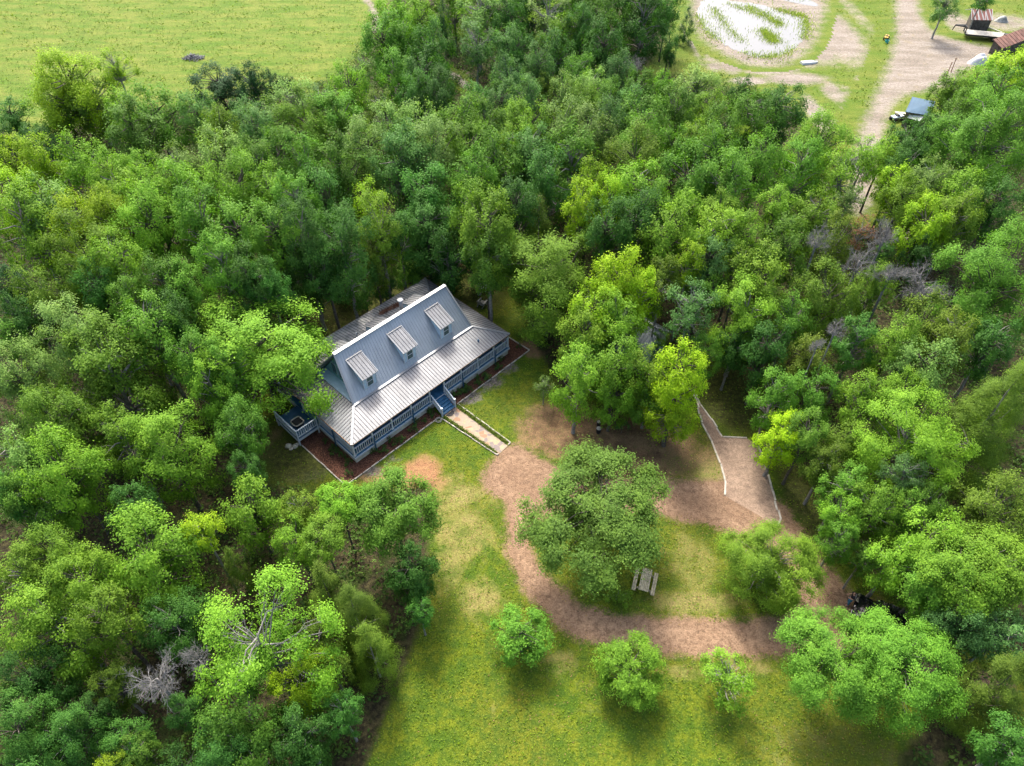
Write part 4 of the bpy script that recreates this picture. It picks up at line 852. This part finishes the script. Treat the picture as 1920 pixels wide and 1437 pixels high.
# local: faces +y, x to its right; z up
N = [(0,0,.95,.15,.11),(0,0,1.10,.135,.10),(0,.01,1.28,.155,.11),(0,0,1.42,.12,.09),(0,.01,1.50,.055,.055),(0,.03,1.60,.085,.10),(0,.03,1.70,.075,.09),
     (.10,0,.88,.09),(.11,.02,.50,.065),(.11,-.02,.09,.045),(.11,.14,.035,.04),(-.10,0,.88,.09),(-.12,.06,.50,.065),(-.13,.02,.09,.045),(-.13,.18,.035,.04),
     (.20,0,1.40,.062),(.26,-.02,1.14,.048),(.23,.20,1.04,.034),(-.20,0,1.40,.062),(-.27,.02,1.16,.046),(-.21,.26,1.22,.034),(.21,.27,1.03,.03),(-.19,.33,1.25,.03)]
E_ = [(0,1),(1,2),(2,3),(3,4),(4,5),(5,6),(0,7),(7,8),(8,9),(9,10),(0,11),(11,12),(12,13),(13,14),(3,15),(15,16),(16,17),(3,18),(18,19),(19,20),(17,21),(20,22)]
bn, k0 = list(N), len(N)
for hx, hy, hz, root in ((.21, .27, 1.03, 21), (-.19, .33, 1.25, 22)):
    s = 1 if hx > 0 else -1
    for k, (ox, ll) in enumerate(((-.026, .060), (-.009, .070), (.009, .066), (.026, .052))):
        i = len(bn); bn += [(hx + ox, hy + .035, hz + .005, .009), (hx + ox, hy + .035 + ll * .5, hz - .008, .0085), (hx + ox * .9, hy + .035 + ll * .75, hz - .035, .0075)]; E_ += [(root, i), (i, i + 1), (i + 1, i + 2)]
    i = len(bn); bn += [(hx - s * .034, hy + .01, hz, .010), (hx - s * .046, hy + .045, hz - .01, .009)]; E_ += [(root, i), (i, i + 1)]
body = skin_mesh('body', bn, E_, SKIN, pr)
J = [(0,0,.97,.165,.125),(.10,0,.86,.105),(.115,.02,.50,.08),(.112,-.015,.12,.062),(-.10,0,.86,.105),(-.125,.06,.50,.08),(-.132,.025,.12,.062)]
skin_mesh('jeans', J, [(0,1),(1,2),(2,3),(0,4),(4,5),(5,6)], JEAN, pr)
S_ = [(0,0,.98,.168,.13),(0,0,1.12,.155,.12),(0,.01,1.28,.172,.125),(0,0,1.41,.13,.10),(.20,0,1.40,.078),(.25,-.012,1.20,.066),(-.20,0,1.40,.078),(-.26,.012,1.21,.064)]
skin_mesh('shirt', S_, [(0,1),(1,2),(2,3),(3,4),(4,5),(3,6),(6,7)], SHIRT, pr)
skin_mesh('hair', [(0,.005,1.70,.09,.095),(0,-.035,1.62,.085,.07),(0,-.05,1.50,.06,.05)], [(0,1),(1,2)], HAIR, pr)
for nme, x in (('shoe', .11), ('shoe', -.13)): skin_mesh('shoe', [(x, -.03 if x > 0 else .01, .05, .055, .05), (x, .13 if x > 0 else .17, .04, .05, .035)], [(0, 1)], SHOE, pr)
for x in (-.03, .03):
    b = MB(); b.lathe([(.002, -.012), (.011, -.006), (.012, .004), (.003, .012)], 8, (x, .118, 1.62)); b.build('eye', DARKP, body)
b = MB(); b.beam((0, .115, 1.625), (0, .137, 1.585), .022, .02); b.build('nose', SKIN, body)
b = MB(); b.box((-.025, .106, 1.548), (.025, .124, 1.556)); b.build('mouth', mat('lips', (.30, .12, .10)), body)
b = MB(); b.box((-.24, .37, 1.20), (-.12, .45, 1.24)); ph = b.build('handheld_device', DARKP, bevel=.01); ph.location = pr.location; ph.rotation_euler = pr.rotation_euler; tag(ph, 'small dark device held up in the hand of the person', 'device')
# car
CARP = mat('black_car_paint', (.006, .006, .008), .15, 0, .6, coat=1); CGL = mat('car_glass', (.012, .014, .018), .05, 0, .8); TYRE = mat('tyre', (.015, .015, .015), .8); RIM = mat('wheel_rim', (.30, .30, .31), .35, .7); LAMP = mat('lamp_glass', (.6, .6, .62), .1); RED = mat('tail_lamp', (.25, .01, .01), .2)
def car(name, label, x, y, rz, paint, L=4.8, W=1.9, H=1.7):
    t = thing(name, label, 'car', (x, y, 0), rz)
    prof = [(-L/2, .45), (-L/2, .95), (-L/2 + .1, 1.05), (-L/2 + .45, H - .12), (-L/2 + .9, H), (.35, H), (.75, H - .1), (1.25, 1.12), (2.2, .98), (L/2, .85), (L/2, .40), (1.9, .30), (-1.9, .30)]
    b = MB(); n = len(prof)
    def ring(s, ins): return [(px_, s * (W / 2 - (ins if pz > 1.1 else 0) - (.03 if pz < .5 else 0)), pz) for px_, pz in prof]
    A, B = ring(-1, .20), ring(1, .20); b.add(A + B, [(i, (i + 1) % n, (i + 1) % n + n, i + n) for i in range(n)]); b.add(A, [tuple(range(n - 1, -1, -1))]); b.add(B, [tuple(range(n))]); body = b.build('body', paint, t, bevel=.06)
    for s in (-1, 1):
        b = MB(); yy = s * (W / 2 - .185); y2 = s * (W / 2 - .02); P4 = [(-L/2 + .55, y2 - s * .12, H - .18), (-L/2 + .35, y2 - s * .02, 1.10), (1.10, y2 - s * .02, 1.12), (.62, y2 - s * .12, H - .18)]
        P4 = [(a, s * (W/2 - .012 - .185 * max(0, (c - 1.08) / (H - 1.26))), c) for a, _, c in P4]; b.slab(P4 if s < 0 else P4[::-1], .02); b.build('side_window', CGL, t)
    b = MB(); b.slab([(1.22, -.72, 1.145), (1.22, .72, 1.145), (.78, .64, H - .11), (.78, -.64, H - .11)], .02); b.build('windscreen', CGL, t)
    b = MB(); b.slab([(-L/2 + .14, .70, 1.10), (-L/2 + .14, -.70, 1.10), (-L/2 + .44, -.62, H - .15), (-L/2 + .44, .62, H - .15)], .02); b.build('rear_window', CGL, t)
    for wx in (-1.42, 1.45):
        for s in (-1, 1):
            b = MB(); c = Vector((wx, s * (W / 2 - .10), .36)); b.tube([c - Vector((0, .11, 0)), c - Vector((0, .10, 0)), c + Vector((0, .10, 0)), c + Vector((0, .11, 0))], [.31, .36, .36, .31], 20); w = b.build('wheel', TYRE, t)
            b = MB(); b.tube([c + Vector((0, s * .105, 0)), c + Vector((0, s * .125, 0))], [.22, .20], 14); b.build('rim', RIM, w)
    for s in (-1, 1):
        b = MB(); b.box((L/2 - .06, s * .68 - .2, .72), (L/2 + .015, s * .68 + .2, .84)); b.build('headlight', LAMP, t, bevel=.02)
        b = MB(); b.box((-L/2 - .012, s * .78 - .1, .78), (-L/2 + .05, s * .78 + .1, 1.0)); b.build('tail_lamp', RED, t)
        b = MB(); b.box((.72, s * (W/2 + .02) - .09, 1.10), (.90, s * (W/2 + .02) + .09, 1.24)); b.build('wing_mirror', paint, t, bevel=.02)
    return t
car('parked_car', 'black car parked under the wide oaks beside the person', 26.5, 22.55, R_(149), CARP)
# ------------------------------------------------------------------ half-hidden cabin
cab = thing('metal_roof_cabin', 'low cabin with a grey metal gable roof half hidden under the bright yellow tree', 'cabin', HW(27.65, -6.6), HYAW)
b = MB(); b.box((-1.65, -3.9, 0), (1.65, 4.1, 2.6)); b.add([(-1.65, -3.9, 2.6), (1.65, -3.9, 2.6), (0, -3.9, 3.85), (-1.65, 4.1, 2.6), (1.65, 4.1, 2.6), (0, 4.1, 3.85)], [(0, 1, 2), (3, 5, 4)]); b.build('wall', PALEBLUE, cab)
for s in (-1, 1):
    b = MB(); q = [(s * 1.95, -4.3, 2.5), (s * 1.95, 4.3, 2.5), (0, 4.3, 4.0), (0, -4.3, 4.0)]; b.slab(q if s > 0 else q[::-1], .06)
    for y in arange(-4.1, 4.1, .35): ribs(b, (s * 1.93, y, 2.515), (s * .05, y, 3.965))
    b.build('roof', STEEPM, cab)
b = MB(); b.beam((0, -4.32, 4.04), (0, 4.32, 4.04), .34, .05); b.build('ridge_cap', RIDGE, cab)
b = MB(); b.box((-.5, -3.96, .02), (.5, -3.90, 2.1)); b.build('door', DARKB, cab)
# ------------------------------------------------------------------ dirt yard: sheds, trailer, odds and ends
BLUER = mat('blue_metal_roof', (.050, .105, .165), .5, .2, noise=(1, .08)); GREYR = mat('grey_tin', (.40, .42, .42), .5, .2); DWOOD = mat('dark_plank', (.075, .065, .055), .85, noise=(3, .4)); OCHRE = mat('plank_wall', (.12, .095, .075), .85, noise=(4, .35))
def quad_shed(name, label, fl, fr, br, bl, wallm, roofm, step=.45):
    """shed under a single visible roof slope given by its four corners"""
    t = thing(name, label, 'shed', tuple((fl + fr + br + bl)[:2] / 4) + (0,)); o = np.array([*t.location]); c = (fl + fr + br + bl) / 4
    loc = lambda p: Vector(p - o); ins = lambda p: Vector((p + (c - p) * .07) - o)
    b = MB(); q = [ins(fl), ins(fr), ins(br), ins(bl)]; lo = [Vector((p.x, p.y, 0)) for p in q]; hi = [Vector((p.x, p.y, p.z - .06)) for p in q]
    b.add(lo + hi, [(0, 1, 5, 4), (1, 2, 6, 5), (2, 3, 7, 6), (3, 0, 4, 7)]); b.build('wall', wallm, t)
    b = MB(); b.slab([loc(fl), loc(fr), loc(br), loc(bl)], .07); n = int(np.linalg.norm(fr - fl) / step)
    for i in range(n + 1): k = i / n; b.beam(loc(fl).lerp(loc(fr), k) + Vector((0, 0, .015)), loc(bl).lerp(loc(br), k) + Vector((0, 0, .015)), .05, .05, 1)
    b.build('roof', roofm, t); return t, loc, q
sh, loc, q = quad_shed('blue_roof_shed', 'small plank shed with a blue metal roof beside the dirt road', P(1698,210,2.2), P(1743,217,2.2), P(1754,191,3.1), P(1711,182,3.1), OCHRE, [BLUER, BLUER])
b = MB(); b.slab([loc(P(1701,221,1.55)), loc(P(1724,227.5,1.55)), loc(P(1732,219,1.95)), loc(P(1708,213,1.95))], .04); b.build('awning', GREYR, sh)
f0, f1 = q[0].lerp(q[1], .25), q[0].lerp(q[1], .50); b = MB(); n_ = Vector((f1.y - f0.y, f0.x - f1.x, 0)).normalized() * .04
b.add([Vector((p.x, p.y, z)) + n_ * (1 if (n_.y < 0) else -1) for p, z in ((f0, .02), (f1, .02), (f1, 1.75), (f0, 1.75))], [(0, 1, 2, 3)]); b.build('door', BLACK, sh)
RUSTR = bpy.data.materials.new('striped_rusty_tin'); RUSTR.use_nodes = True; g = G(RUSTR); bb = g.n['Principled BSDF']; bb.inputs['Roughness'].default_value = .7
tc = g.n.new('ShaderNodeNewGeometry').outputs['Position']; sx = g.n.new('ShaderNodeSeparateXYZ'); g.l.new(tc, sx.inputs[0]); fr = g.math('FRACT', g.math('MULTIPLY', sx.outputs[0], 1.45)); g.set(bb.inputs['Base Color'], g.mix(g.step(fr, .62, .74), (.12, .035, .026), (.22, .22, .22)))
rsd, loc, q = quad_shed('rusty_roof_shed', 'dark plank shed with a striped rusty tin roof behind the flatbed trailer', np.array([78.5, 129.6, 1.75]), np.array([82.0, 129.4, 1.75]), np.array([82.5, 131.6, 2.75]), np.array([79.0, 131.8, 2.75]), DWOOD, [RUSTR, GREYR], .9)
b = MB(); b.slab([loc(np.array([82.5, 133.4, 2.0])), loc(np.array([79.0, 133.6, 2.0])), loc(np.array([79.0, 131.85, 2.76])), loc(np.array([82.5, 131.65, 2.76]))], .05); b.build('roof', GREYR, rsd)
b = MB(); b.box((-.35, -.98, .9), (.25, -.88, 1.35)); b.build('window', BLACK, rsd)
BROWNR = mat('brown_rusty_roof', (.15, .075, .055), .8, noise=(1.2, .3)); d_ = np.array([.842, .539, 0]); n2 = np.array([.539, -.842, 0]); bo = np.array([78.6, 118.3, 0])
brn, loc, q = quad_shed('barn', 'long low barn with a brown rusty roof poking out of the trees', bo + np.array([0, 0, 1.5]), bo + d_ * 11 + np.array([0, 0, 1.5]), bo + d_ * 11 - n2 * 2.0 + np.array([0, 0, 2.3]), bo - n2 * 2.0 + np.array([0, 0, 2.3]), DWOOD, [BROWNR, BROWNR], .8)
tr = thing('flatbed_trailer', 'long gooseneck flatbed trailer with a pale plank deck in the dirt yard', 'trailer', (79.7, 126.1, 0), R_(-14.7)); STEEL = mat('dark_steel', (.018, .02, .022), .5); PLANK = mat('pale_planks', (.36, .34, .29), .85, noise=(2, .2))
b = MB(); [b.box((-3.2 + .4 * i, -1.05, .82), (-3.2 + .4 * i + .38, 1.05, .88)) for i in range(16)]; b.build('deck', PLANK, tr)
b = MB(); b.box((-3.2, -1.12, .62), (3.2, -1.06, .86)); b.box((-3.2, 1.06, .62), (3.2, 1.12, .86)); b.box((-3.2, -.5, .55), (3.2, -.4, .80)); b.box((-3.2, .4, .55), (3.2, .5, .80)); b.build('frame', STEEL, tr)
b = MB(); b.beam((-3.2, .6, .7), (-3.3, .5, 1.75), .16); b.beam((-3.2, -.6, .7), (-3.3, -.5, 1.75), .16); b.beam((-3.3, -.55, 1.7), (-3.3, .55, 1.7), .16); b.beam((-3.3, .4, 1.75), (-5.0, 0, 1.75), .18); b.beam((-3.3, -.4, 1.75), (-5.0, 0, 1.75), .18); b.tube([(-5.0, 0, 1.8), (-5.15, 0, 1.2), (-5.2, 0, .95)], .09, 8); b.build('gooseneck', STEEL, tr)
for x in (1.3, 2.15):
    for y in (-.95, .95):
        b = MB(); b.tube([(x, y - .13, .38), (x, y + .13, .38)], .38, 16); w = b.build('wheel', TYRE, tr); b = MB(); s = 1 if y > 0 else -1; b.tube([(x, y + s * .125, .38), (x, y + s * .14, .38)], .18, 10); b.build('rim', RIM, w)
b = MB(); b.box((2.75, -1.1, .88), (3.5, -.2, 1.25)); b.build('tail_ramp', STEEL, tr)
# white heap
def heap(name, c, sx_, sy_, h, seed, m):
    rs = random.Random(seed); b = MB(); n, k = 20, 8; vs = []; bumps = [(rs.uniform(-.7, .7), rs.uniform(-.7, .7), rs.uniform(.25, .5), rs.uniform(.4, 1)) for _ in range(9)]
    for i in range(k + 1):
        for j in range(n):
            r = 1 - i / k; th = 2 * math.pi * j / n; x, y = r * math.cos(th) * (1 + .12 * math.sin(3 * th + seed)), r * math.sin(th); z = max(0, (1 - r ** 3)) * .45 + sum(a * .45 * math.exp(-((x - bx) ** 2 + (y - by) ** 2) / s ** 2) for bx, by, s, a in bumps) * (1 - r ** 4); vs.append((c[0] + x * sx_, c[1] + y * sy_, z * h))
    b.add(vs, [(i*n+j, i*n+(j+1)%n, (i+1)*n+(j+1)%n, (i+1)*n+j) for i in range(k) for j in range(n)]); return b.build(name, m, smooth=True)
TARP = mat('white_tarp', (.40, .41, .43), .6); c = P(1836, 118); tag(heap('tarp_heap', c, 2.0, 1.1, 1.0, 3, TARP), 'lumpy white tarp-covered heap at the edge of the dirt yard', 'tarp heap')
c = P(1878, 40); tag(heap('scrap_heap', c, 1.2, .9, .75, 5, mat('pale_scrap', (.25, .26, .24), .7, noise=(3, .4))), 'pale crumpled scrap heap on the grass beyond the trailer', 'scrap heap')
RPOLE = mat('rusty_pole', (.16, .075, .045), .8); z0 = P(1773, 144)
for u0, v0, u1, v1, h, lab in ((1774, 143, 1785, 118, 1.9, 'shorter leaning rusty pole at the edge of the dirt yard'), (1783, 136, 1793, 110, 2.1, 'taller leaning rusty pole at the edge of the dirt yard')):
    b = MB(); a, e = Vector(P(u0, v0)), Vector(P(u1, v1, h)); b.tube([a, e], .06, 7); b.tube([e - Vector((.12, 0, .02)), e + Vector((.12, 0, .02))], .05, 6); tag(b.build('rusty_pole', RPOLE), lab, 'pole', 'leaning rusty poles')
b = MB(); b.tube([P(1850, 50, .08), P(1879, 61, .08)], .07, 8); tag(b.build('white_pipe', mat('white_pipe', (.6, .58, .5))), 'long pale pipe lying on the grass behind the trailer', 'pipe')
# upturned boat
t = thing('upturned_boat', 'white upturned boat lying on the grass below the pond', 'boat', P(1517.5, 119), R_(12)); b = MB(); n = 11; vs = []
for i in range(n):
    x = -1.45 + 2.9 * i / (n - 1); w = .48 * (1 - max(0, x / 1.45) ** 3); h = .40 * (1 - .5 * max(0, x / 1.45) ** 2); vs += [(x, -w, .02), (x, -w * .85, h * .8), (x, 0, h), (x, w * .85, h * .8), (x, w, .02)]
b.add(vs, [(i*5+k, (i+1)*5+k, (i+1)*5+k+1, i*5+k+1) for i in range(n-1) for k in range(4)]); b.add(vs[:5], [(0, 1, 2, 3, 4)]); b.build('hull', mat('white_hull', (.55, .56, .58), .4), t); b = MB(); b.tube([(x, 0, .42 - .2 * max(0, x / 1.45) ** 2) for x in (-1.4, -.7, 0, .7, 1.3)], .03, 6); b.build('keel', GREYR, t)
# small wheeled machines
def buggy(name, label, cat, u, v, rz, col, s=1.0, seat=True):
    t = thing(name, label, cat, P(u, v), R_(rz)); t.scale = (s, s, s); b = MB(); b.box((-.75, -.32, .35), (.75, .32, .62)); b.box((.2, -.40, .55), (.85, .40, .75)); b.box((-.9, -.42, .55), (-.2, .42, .72)); b.build('body', col, t, bevel=.08)
    b = MB(); b.box((-.35, -.2, .70), (.2, .2, .86)); b.build('seat', BLACK, t, bevel=.05); b = MB(); b.tube([(.35, 0, .7), (.25, 0, 1.0)], .03, 6); b.tube([(.22, -.35, 1.02), (.25, 0, 1.0), (.22, .35, 1.02)], .025, 6); b.build('handlebar', STEEL, t)
    for x in (-.6, .6):
        for y in (-.45, .45): b = MB(); b.tube([(x, y - .12, .27), (x, y + .12, .27)], .27, 12); b.build('wheel', TYRE, t)
buggy('quad_bike', 'pale blue and white quad bike parked in the grass beside the blue-roofed shed', 'quad bike', 1680, 226, 20, mat('pale_blue_plastic', (.42, .52, .58), .4))
buggy('riding_mower', 'yellow riding mower standing on the grass along the dirt road', 'mower', 1661, 74, 60, mat('yellow_paint', (.45, .28, .04), .4), .75)
b = MB(); b.lathe([(.26, 0), (.33, .42), (.34, .46), (.29, .46), (.25, .1), (.01, .08)], 14, P(1662, 81)); tag(b.build('teal_tub', mat('teal_plastic', (.02, .30, .32), .4)), 'small teal plastic tub on the grass in front of the yellow mower', 'tub')
t = thing('low_bench', 'low pale plank bench standing between quad bike and blue-roofed shed', 'bench', P(1686, 217), R_(-12)); b = MB(); [b.box((-.7, -.3 + .21 * i, .40), (.7, -.3 + .21 * i + .18, .44)) for i in range(3)]; b.build('seat', PLANK, t)
for x in (-.55, .55): b = MB(); b.box((x - .04, -.26, 0), (x + .04, .26, .40)); b.build('leg', DWOOD, t)

# ------------------------------------------------------------------ loose grass and fallen leaves on the clearing (nobody could count them)
def scatter(name, label, n, box, size, zmax, col, keep, seed, m=None, tilt=.5):
    rs = np.random.RandomState(seed); XY = np.c_[rs.uniform(box[0], box[1], n), rs.uniform(box[2], box[3], n)]
    XY = XY[keep(XY, rs)]; k = len(XY); C = np.c_[XY, rs.uniform(.015, zmax, k)]; V, F = leaves_np(C, unit(rs.normal(size=(k, 3)) * tilt + np.array([0, 0, .8])), size, rs, .5); V[:, 2] = np.maximum(V[:, 2], .014)
    me = bpy.data.meshes.new(name); mesh_np(me, V, F); me.attributes.new('tint', 'FLOAT', 'FACE').data.foreach_set('value', np.clip(.5 + rs.normal(size=k) * .15, 0, 1).astype(np.float32)); me.materials.append(m or LEAF)
    o = bpy.data.objects.new(name, me); COL.objects.link(o); o.color = (*col, 1); tag(o, label, kind='stuff')
def clump(XY, f, ph): return .5 + .25 * (np.sin(XY[:, 0] * f + ph + 1.7 * np.sin(XY[:, 1] * f * .7)) + np.sin(XY[:, 1] * f * 1.13 - ph + 1.3 * np.sin(XY[:, 0] * f * .6)))
_foot = [HW(*q)[:2] for q in ((-2.3, -1.4), (8.4, -1.4), (8.8, -8.1), (10.9, -8.0), (10.7, -1.4), (20.4, -1.3), (20.4, 12.5), (-2.3, 12.5))]
def not_hard(XY):
    d = np.maximum(sdist(XY, DRIVE), -sdist(XY, ISLE)); return (d > -.2) & (sdist(XY, _foot) > .05) & (sdist(XY, px(*PADL, (1424,967), *PADR)) > .1)
def kg(XY, rs):
    at = attributes(XY); p = np.clip(clump(XY, 1.9, 1) * .7 + clump(XY, 5.3, 2) * .5 - .15, 0, 1) * (1 - at['dry'] * .75) * (1 - at['soil']) * (1 - at['shade_grass'] * .6) * (1 - at['red']); return (sdist(XY, YARD) < 0) & not_hard(XY) & (rs.uniform(size=len(XY)) < p)
scatter('grass', 'short uneven lawn grass and clover round the house', 150000, (-30, 40, 12, 62), .15, .09, (.125, .195, .009), kg, 21)
def kd(XY, rs):
    at = attributes(XY); d = np.maximum(sdist(XY, DRIVE), -sdist(XY, ISLE)); edge = np.exp(-(d / .7) ** 2) * .8
    return (sdist(XY, YARD) < 0) & (sdist(XY, _foot) > .05) & (d > -.8) & (sdist(XY, px(*PADL, (1424,967), *PADR)) > .1) & (rs.uniform(size=len(XY)) < np.clip(at['dry'] * .8 + at['soil'] * .35 + edge + .015, 0, 1) * (clump(XY, 3.1, 4) * .8 + .2))
scatter('fallen_leaves', 'dry fallen leaves and straw over the thin lawn and along the gravel', 60000, (-30, 40, 12, 62), .12, .03, (.24, .16, .07), kd, 22, tilt=.3)
def kf(XY, rs): return (np.minimum(sdist(XY, FIELD), sdist(XY, MEADOW)) < 0) & (rs.uniform(size=len(XY)) < np.clip(clump(XY, .8, 3) * .6 + clump(XY, 2.3, 5) * .5 - .2, 0, 1)) & (sdist(XY, PONDP) > 0) & (attributes(XY)['sand'] < .35) & (sdist(XY, px((1672,-60),(1683,50),(1668,120),(1645,170),(1612,245),(1595,340),(1630,340),(1657,245),(1700,174),(1755,172),(1800,135),(1870,112),(1880,96),(1790,76),(1742,60),(1712,-60))) > 0)
scatter('pasture_grass', 'tall uneven grass of the pasture and the meadow by the pond', 130000, (-140, 120, 95, 190), .34, .28, (.125, .190, .018), kf, 23)
